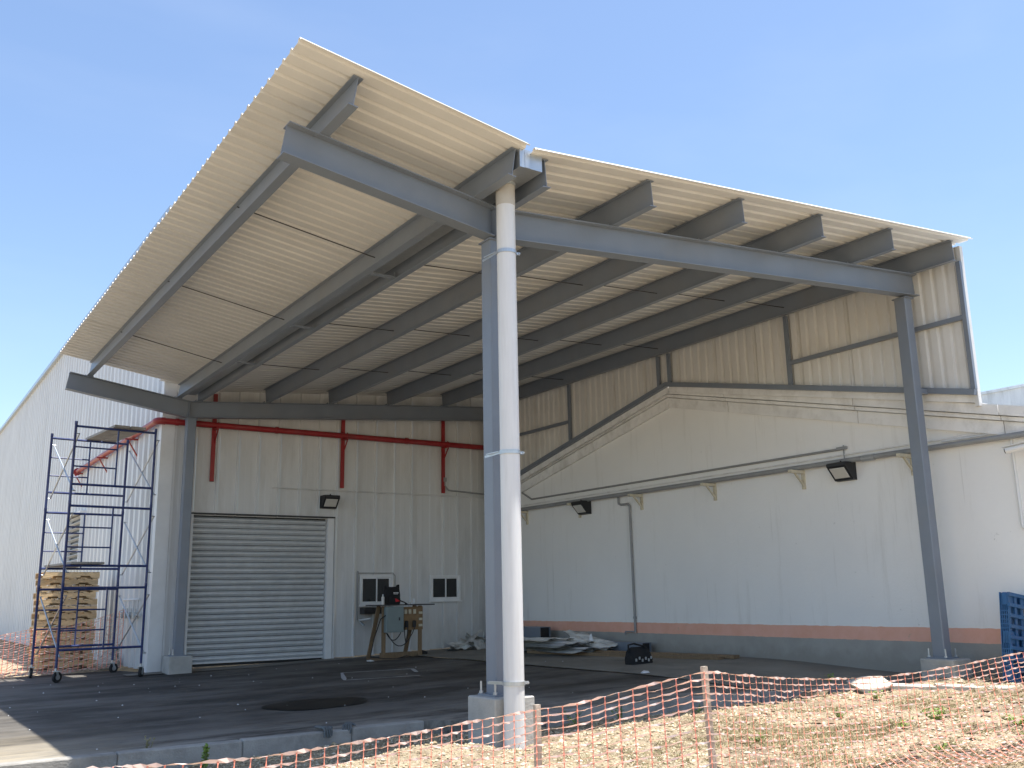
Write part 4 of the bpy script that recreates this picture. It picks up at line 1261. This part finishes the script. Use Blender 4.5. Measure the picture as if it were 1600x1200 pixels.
tag(sheet_thing(None, 1.3, 0.35, 90, (13.45, 18.4, 0.5), (0.1, -0.05, R(85)), 'darkdeb', 0.15, 'dark_sheet'), 'bent dark sheet lying on the grey steel by the annex wall', 'sheet')
LB = [((12.6, 18.3, 0.3), (13.55, 12.95, 0.3)), ((12.4, 18.0, 0.27), (13.3, 13.1, 0.27))]
for (p, q), lb in zip(LB, ['upper brown timber plank behind the black bag', 'lower brown timber plank on the apron behind the black bag']):
    tag(build('timber_plank', MB().bar(p, q, 0.2, 0.06), 'wood2'), lb, 'plank')
TB = thing('tool_bag', 'black tool bag on the concrete apron by the planks', 'bag', (12.0, 13.9, 0.21))
blob('bag_body', [(12.0, 13.9, 0.205, 0.26, 0.13, 0.4), (12.0, 13.9, 0.3, 0.27, 0.14, 0.45), (11.99, 13.9, 0.42, 0.25, 0.11, 0.55), (11.98, 13.9, 0.5, 0.21, 0.06, 0.7), (11.98, 13.9, 0.515, 0.15, 0.03, 0.8)], 'fabric', TB)
build('bag_strap', MB().tube([(11.75, 13.88, 0.42), (11.72, 13.85, 0.56), (11.85, 13.84, 0.58), (12.05, 13.83, 0.53), (12.22, 13.85, 0.38), (12.3, 13.86, 0.2)], 0.018, 6), 'fabric', TB)
mb = MB()
for xx, zz in ((11.8, 0.27), (11.88, 0.3), (11.95, 0.26), (12.03, 0.29), (12.1, 0.26), (12.16, 0.3)):
    mb.bbox(xx, xx + 0.035, 13.745, 13.765, zz, zz + 0.05, 0.005)
build('tool_pockets', mb, 'galv', TB)
for i, (a, c, lb) in enumerate([(10.9, 12.5, 'crumpled white paper on the asphalt in front of the black bag'), (9.35, 19.7, 'white scrap on the asphalt left of the power stand foot')]):
    tag(rock('paper_scrap', (a, c, za(a, c) + 0.03), (0.12, 0.07, 0.03), 40 + i, mat='paper', sub=1), lb, 'paper')

# chalk rectangle, wet patch and crumbs on the asphalt
cl = [(7.15, 16.1), (7.75, 17.6), (9.05, 17.2), (8.45, 15.75)]
for i in range(4):
    a, c = cl[i], cl[(i + 1) % 4]
    if i == 2:
        c = (8.75, 16.45)
    mb = MB()
    p, q = Vector((a[0], a[1], 0)), Vector((c[0], c[1], 0))
    s_ = (q - p).normalized().cross(Vector((0, 0, 1))) * 0.035
    nseg = 10
    for k in range(nseg + 1):
        w_ = p + (q - p) * (k / nseg)
        f_ = 0.6 + 0.8 * hsh(k, i)
        for sg in (-1, 1):
            e_ = w_ + s_ * sg * f_
            mb.v.append((e_.x, e_.y, za(e_.x) + 0.016))
    for k in range(nseg):
        mb.f.append((2 * k, 2 * k + 1, 2 * k + 3, 2 * k + 2))
    o = build('chalk_line', mb, 'chalk', asphalt)
mb = MB()
nn = 48
mb.v = [(5.42, 13.15, za(5.42) + 0.016)]
for k in range(nn):
    a = 2 * math.pi * k / nn
    r_ = 0.68 * (1 + 0.06 * math.sin(2 * a + 1) + 0.03 * math.sin(5 * a))
    xx, yy = 5.42 + r_ * 1.05 * math.cos(a), 13.15 + r_ * 0.95 * math.sin(a)
    mb.v.append((xx, yy, za(xx) + 0.0155))
mb.f = [(0, 1 + k, 1 + (k + 1) % nn) for k in range(nn)]
tag(build('tar_patch', mb, 'puddle'), 'round black wet patch on the asphalt in the foreground', 'wet patch')
mb = MB()
rnd = random.Random(12)
for _ in range(70):
    xx, yy = rnd.uniform(0.5, 12), rnd.uniform(10.8, 20.8)
    r_ = rnd.uniform(0.006, 0.017)
    zz = za(xx, yy) + 0.014
    mb.add([(xx - r_, yy, zz), (xx, yy - r_ * 0.7, zz), (xx + r_, yy + r_ * 0.2, zz), (xx, yy + r_, zz), (xx, yy, zz + r_ * 0.8)], [(0, 1, 4), (1, 2, 4), (2, 3, 4), (3, 0, 4)])
tag(build('crumbs', mb, 'paper', kind='stuff'), 'small white crumbs scattered over the asphalt', 'debris')

# gloves on the kerb
def glove(label, c, rz, seed):
    T = thing('work_glove', label, 'glove', c, rz, 'grey gloves on the kerb')
    rn = random.Random(seed)
    blobr = [(0, 0.09, 0.0, 0.045, 0.012, 0.8)]
    mb = MB()
    mb.tube([(0, 0.17, 0.03), (0, 0.12, 0.03), (0, 0.05, 0.032), (0, 0.0, 0.028)], 0.045, 10, True, [0.05, 0.042, 0.05, 0.046])
    for v in range(len(mb.v)):
        x_, y_, z_ = mb.v[v]
        mb.v[v] = (x_, y_, 0.018 + (z_ - 0.03) * 0.4)
    for k, (dx, ln) in enumerate(((-0.036, 0.075), (-0.012, 0.09), (0.012, 0.085), (0.036, 0.065))):
        mb.tube([(dx, 0.01, 0.02), (dx * 1.15, -0.03, 0.014), (dx * 1.25, -0.05, -0.02), (dx * 1.25 + rn.uniform(-0.01, 0.01), -0.055, -0.02 - ln * 0.7)], 0.012, 7, True, [0.013, 0.013, 0.012, 0.009])
    mb.tube([(0.045, 0.07, 0.02), (0.075, 0.04, 0.018), (0.085, 0.01, 0.014)], 0.012, 7, True, [0.015, 0.013, 0.01])
    build('glove_body', mb, 'glove', T, local=True, smooth=True)
glove('grey work glove hanging over the kerb face', (4.45, 10.5, 0.045), 0.15, 1)
glove('grey work glove lying on the kerb top, right of the hanging one', (4.72, 10.53, 0.05), -0.5, 2)

# ------------------------------------------------------------------ gravel pebbles, stones
rnd = random.Random(99)
mb = MB()
OCT = [(1, 0, 0), (-1, 0, 0), (0, 1, 0), (0, -1, 0), (0, 0, 1), (0, 0, -0.6)]
OF = [(0, 2, 4), (2, 1, 4), (1, 3, 4), (3, 0, 4), (2, 0, 5), (1, 2, 5), (3, 1, 5), (0, 3, 5)]
cnt = 0
while cnt < 62000:
    xx, yy = rnd.uniform(0.3, 13.6), rnd.uniform(3.6, 10.45)
    if xx < 1.2 and yy < 6:
        continue
    if yy > yfront(xx) - 0.14:
        continue
    if abs(xx / max(yy, 0.1)) > 2.0:
        continue
    if vnoise(xx * 1.3 + 4, yy * 1.3) + 0.5 * vnoise(xx * 4, yy * 4) > 0.74 + 0.42 * smooth01((7.6 - xx) / 2) + 0.3 * rnd.random():
        continue
    d_ = math.hypot(xx, yy)
    r_ = min(0.05, 0.0045 + 0.009 * rnd.random() ** 3 * (1 + d_ / 10) + (0.018 * rnd.random() if rnd.random() < 0.02 else 0))
    zz = zg(xx, yy) + r_ * 0.15
    a = rnd.uniform(0, 6.28)
    ca, sa = math.cos(a), math.sin(a)
    s3 = (r_ * rnd.uniform(0.8, 1.5), r_ * rnd.uniform(0.7, 1.2), r_ * rnd.uniform(0.5, 0.9))
    mb.add([(xx + (p[0] * s3[0] * ca - p[1] * s3[1] * sa) + rnd.uniform(-0.3, 0.3) * r_, yy + (p[0] * s3[0] * sa + p[1] * s3[1] * ca) + rnd.uniform(-0.3, 0.3) * r_, zz + p[2] * s3[2]) for p in OCT], OF)
    cnt += 1
tag(build('pebbles', mb, 'pebble', kind='stuff'), 'loose pale gravel covering the foreground yard', 'gravel')

mb = MB()
rnd = random.Random(321)
for _ in range(700):
    xx, yy = rnd.gauss(8.8, 1.9), rnd.gauss(6.6, 1.1)
    if not (4.0 < xx < 13 and 4.0 < yy < 8.6):
        continue
    r_ = 0.012 + 0.045 * rnd.random() ** 3
    zz = zg(xx, yy)
    mb.add([(xx + p[0] * r_ * rnd.uniform(0.7, 1.3), yy + p[1] * r_ * rnd.uniform(0.7, 1.3), zz + p[2] * r_ * rnd.uniform(0.4, 0.8)) for p in OCT + [(0.7, 0.7, 0.3), (-0.7, 0.7, 0.4), (-0.7, -0.7, 0.3), (0.7, -0.7, 0.4)]],
           [(0, 6, 4), (6, 2, 4), (2, 7, 4), (7, 1, 4), (1, 8, 4), (8, 3, 4), (3, 9, 4), (9, 0, 4), (0, 5, 6), (6, 5, 2), (2, 5, 7), (7, 5, 1), (1, 5, 8), (8, 5, 3), (3, 5, 9), (9, 5, 0)])
tag(build('soil_clods', mb, 'clod', kind='stuff'), 'brown clods of earth lying among the gravel', 'earth')

# ------------------------------------------------------------------ weeds
def weed(label, x, y, h, n, spread, seed, mat='leaf', z=None, stems=4):
    rn = random.Random(seed)
    z = zg(x, y) if z is None else z
    T = thing('weed_plant', label, 'weed', (x, y, z), 0, 'weeds along the yard edge')
    sm_ = MB()
    lf = MB()
    for s in range(stems):
        a = rn.uniform(0, 6.28)
        tip = Vector((x + spread * math.cos(a) * rn.random(), y + spread * math.sin(a) * rn.random(), z + h * rn.uniform(0.7, 1)))
        b0 = Vector((x + rn.uniform(-0.02, 0.02), y + rn.uniform(-0.02, 0.02), z - 0.02))
        md = b0.lerp(tip, 0.5) + Vector((rn.uniform(-0.02, 0.02), rn.uniform(-0.02, 0.02), 0.01))
        sm_.tube([b0, md, tip], 0.003, 4, True, [0.004, 0.003, 0.001])
        for k in range(n // stems):
            t = rn.uniform(0.15, 1)
            p = b0.lerp(md, t * 2) if t < 0.5 else md.lerp(tip, t * 2 - 1)
            d = Vector((rn.uniform(-1, 1), rn.uniform(-1, 1), rn.uniform(-0.1, 0.9))).normalized()
            l_ = rn.uniform(0.025, 0.05) * (1.2 - 0.4 * t) * (h / 0.2) ** 0.4
            sd_ = d.cross(Vector((rn.uniform(-1, 1), rn.uniform(-1, 1), 1))).normalized() * l_ * 0.32
            lf.add([p, p + d * l_ * 0.5 + sd_, p + d * l_, p + d * l_ * 0.5 - sd_], [(0, 1, 2, 3)])
    build('stems', sm_, 'drygrass', T)
    build('leaves', lf, mat, T)
weed('bright upright leafy weed growing at the kerb left of the gloves', 3.03, 10.2, 0.26, 130, 0.06, 1, stems=6)
weed('spindly dry weed on the kerb top left of the leafy weed', 2.58, 10.64, 0.13, 24, 0.05, 2, 'drygrass', za(2.5))
weed('small green weed at the kerb foot in the bottom left corner', 1.55, 10.25, 0.12, 50, 0.09, 3)
weed('tiny green weed below the leftmost kerb joint', 2.05, 10.2, 0.1, 24, 0.06, 4)
weed('thin weed against the kerb face in the bottom left', 1.95, 10.42, 0.14, 22, 0.05, 5)
weed('dark green weed behind the net right of the downpipe', 7.1, 9.45, 0.2, 70, 0.2, 6, stems=6)
weed('low dark weed behind the net further right of the downpipe', 7.75, 9.4, 0.16, 60, 0.22, 7, stems=6)
weed('small weed behind the net just left of the second stake', 8.9, 9.2, 0.13, 50, 0.18, 8, stems=6)
weed('dark weed tuft on the apron edge behind the net', 12.3, 9.9, 0.13, 60, 0.25, 9, z=za(12.3, 9.9), stems=6)
rn = random.Random(44)
gpts = [(8.9, 7.05, 'lime green weed in the gravel nearest the second stake'), (10.35, 7.65, 'lime green weed in front of the earth lump'), (9.55, 6.35, 'broad lime weed in the middle of the right gravel'), (8.75, 6.2, 'dull green weed left of the broad lime weed'), (9.7, 5.55, 'large lime weed patch near the right edge'), (9.2, 5.15, 'second lime weed patch close to the right edge'), (7.1, 6.6, 'greyish weed in the gravel right of the second stake'), (8.0, 5.3, 'low weed in the gravel at the bottom right')]
for i, (a, c, lb) in enumerate(gpts):
    weed(lb, a, c, 0.09 + 0.04 * rn.random(), 170 if i in (2, 4, 5) else 90, 0.26 if i in (2, 4, 5) else 0.16, 50 + i, stems=14)

mb = MB()
rn = random.Random(77)
for _ in range(7000):
    a, c = rn.gauss(9.0, 1.9), rn.gauss(6.2, 1.1)
    if not (5.0 < a < 12.8 and 4.1 < c < 8.5) or vnoise(a * 1.4 + 9, c * 1.4) + 0.4 * vnoise(a * 5, c * 5) < 0.62:
        continue
    z0 = zg(a, c)
    for k in range(5):
        d = Vector((rn.uniform(-1, 1), rn.uniform(-1, 1), rn.uniform(0.15, 1.0))).normalized() * rn.uniform(0.03, 0.1)
        sd_ = d.cross(Vector((rn.uniform(-1, 1), rn.uniform(-1, 1), 0.5))).normalized() * 0.0035
        p = Vector((a + rn.uniform(-0.03, 0.03), c + rn.uniform(-0.03, 0.03), z0))
        mb.add([p - sd_, p + sd_, p + d], [(0, 1, 2)])
tag(build('ground_cover', mb, 'straw', kind='stuff'), 'sparse dry grass sprouting through the right gravel', 'grass')

# ------------------------------------------------------------------ orange barrier nets
def catmull(pts, n):
    out = []
    P = [pts[0]] + list(pts) + [pts[-1]]
    for i in range(1, len(P) - 2):
        p0, p1, p2, p3 = (Vector(P[i - 1]), Vector(P[i]), Vector(P[i + 1]), Vector(P[i + 2]))
        for k in range(n):
            t = k / n
            out.append(0.5 * ((2 * p1) + (p2 - p0) * t + (2 * p0 - 5 * p1 + 4 * p2 - p3) * t * t + (-p0 + 3 * p1 - 3 * p2 + p3) * t * t * t))
    out.append(Vector(pts[-1]))
    return out
def resample(line, step):
    out = [line[0]]
    acc = 0.0
    for a, c in zip(line, line[1:]):
        l = (c - a).length
        d = step - acc
        while d <= l:
            out.append(a + (c - a) * (d / l))
            d += step
        acc = (acc + l) % step if l + acc >= step else acc + l
    return out
def ribbon(mb, pts, w, wdir):
    b0 = len(mb.v)
    for p, wd in zip(pts, wdir):
        mb.v.append(tuple(p + wd * w / 2))
        mb.v.append(tuple(p - wd * w / 2))
    for i in range(len(pts) - 1):
        k = b0 + 2 * i
        mb.f.append((k, k + 1, k + 3, k + 2))
def net(name, label, top, height, step_u, step_v, ground, toward, wave=0.012, seed=0, free=0.5, wh=0.014, wv=0.0065):
    rn = random.Random(seed)
    T = thing(name, label, 'barrier net', tuple(top[len(top) // 2][:2]) + (0.0,))
    line = resample(catmull(top, 14), step_u)
    nv = int(height / step_v) + 1
    grid = []
    for i, p in enumerate(line):
        col = []
        cur = Vector(p)
        tw = Vector(toward)
        d = Vector((0, 0, -1))
        lean = 0.12 + 0.1 * vnoise(i * 0.07, seed + 2)
        for j in range(nv):
            wob = Vector((0, 0, wave * (vnoise(i * 0.55, j * 0.3 + seed) - 0.5) * 2 * min(1, j / 2)))
            col.append(cur + wob + tw * 0.02 * math.sin(i * 0.3 + j * 0.2))
            gz = ground(cur.x, cur.y) + 0.025
            f = smooth01((cur.z - gz) / 0.22)
            dd = (Vector((0, 0, -1)) * f + tw * (1 - f) + tw * lean * f).normalized()
            cur = cur + dd * step_v
            gz = ground(cur.x, cur.y) + 0.02
            if cur.z < gz:
                cur.z = gz
        grid.append(col)
    hz, vt = MB(), MB()
    nu = len(grid)
    for j in range(nv):
        pts, wd = [], []
        for i in range(nu):
            p = grid[i][j]
            pts.append(p)
            a_ = 0.9 * math.sin(i * 1.3 + j * 2.1 + seed)
            wd.append(Vector((toward[0] * math.cos(a_), toward[1] * math.cos(a_), 0.35 + 0.5 * math.sin(a_))).normalized())
            if i < nu - 1:
                q = p.lerp(grid[i + 1][j], 0.5)
                q = q + Vector((0, 0, (-0.004 if j else 0) + rn.uniform(-0.003, 0.003)))
                pts.append(q)
                a_ += 0.8
                wd.append(Vector((toward[0] * math.cos(a_), toward[1] * math.cos(a_), 0.35 + 0.5 * math.sin(a_))).normalized())
        ribbon(hz, pts, wh * (1.5 if j == 0 else 1), wd)
    for i in range(nu):
        pts = [grid[i][j] for j in range(nv)]
        t_ = (grid[min(i + 1, nu - 1)][0] - grid[max(i - 1, 0)][0]).normalized()
        b0 = len(vt.v)
        for j in range(nv):
            p = pts[j]
            for s_ in (-1, 1):
                vt.v.append(tuple(p + t_ * s_ * wv * 0.95))
            if j < nv - 1:
                q = p.lerp(pts[j + 1], 0.5)
                for s_ in (-1, 1):
                    vt.v.append(tuple(q + t_ * s_ * wv * 0.38))
        m_ = 2 * nv - 1
        for k in range(m_ - 1):
            vt.f.append((b0 + 2 * k, b0 + 2 * k + 1, b0 + 2 * k + 3, b0 + 2 * k + 2))
    build('long_strands', hz, 'orange_lit', T, kind='stuff')
    build('cross_strands', vt, 'orange', T, kind='stuff')
top = [(-0.3, 2.6, 1.0), (0.64, 3.54, 0.92), (0.91, 3.9, 0.86), (1.25, 4.11, 0.82), (1.62, 4.31, 0.79), (2.02, 4.52, 0.77), (2.53, 4.77, 0.75), (3.04, 5.0, 0.75), (3.6, 5.15, 0.76), (3.86, 5.08, 0.78), (4.15, 4.98, 0.84), (4.41, 4.83, 0.90), (4.61, 4.69, 0.95), (5.08, 4.81, 0.90), (5.73, 4.99, 0.83), (6.51, 5.15, 0.77), (7.34, 5.21, 0.75), (8.13, 5.11, 0.79), (9.0, 5.01, 0.87), (10.0, 4.9, 0.95)]
net('barrier_net', 'orange plastic barrier net strung across the gravel foreground', top, 1.25, 0.097, 0.042, zg, (-0.55, -0.83, 0), seed=3)
top2 = [(0.3, 23.5, 0.75), (1.2, 23.45, 0.72), (2.2, 23.4, 0.8), (3.0, 23.3, 0.95), (3.7, 23.3, 1.0), (4.4, 23.3, 1.15), (4.95, 23.2, 1.35)]
net('barrier_net', 'orange barrier net sagging in front of the pallet stack', top2, 1.3, 0.1, 0.05, lambda x, y: za(x), (-0.2, -0.98, 0), wave=0.05, seed=9, wh=0.02, wv=0.011)
def stake(label, x, y, z1, lean):
    p, q = Vector((x + lean[0], y + lean[1], zg(x, y) - 0.2)), Vector((x, y, z1))
    mb = MB().prof(p, q, [(-0.02, -0.014), (0.02, -0.014), (0.02, 0.014), (-0.02, 0.014)], (0, 1, 0))
    tag(build('wooden_stake', mb, 'stake'), label, 'stake', 'stakes holding the net')
stake('shorter wooden stake holding the net just right of the downpipe', 3.615, 5.185, 0.785, (0.0, 0.0))
stake('taller leaning wooden stake holding the net at its highest point', 4.635, 4.725, 0.985, (0.03, -0.03))
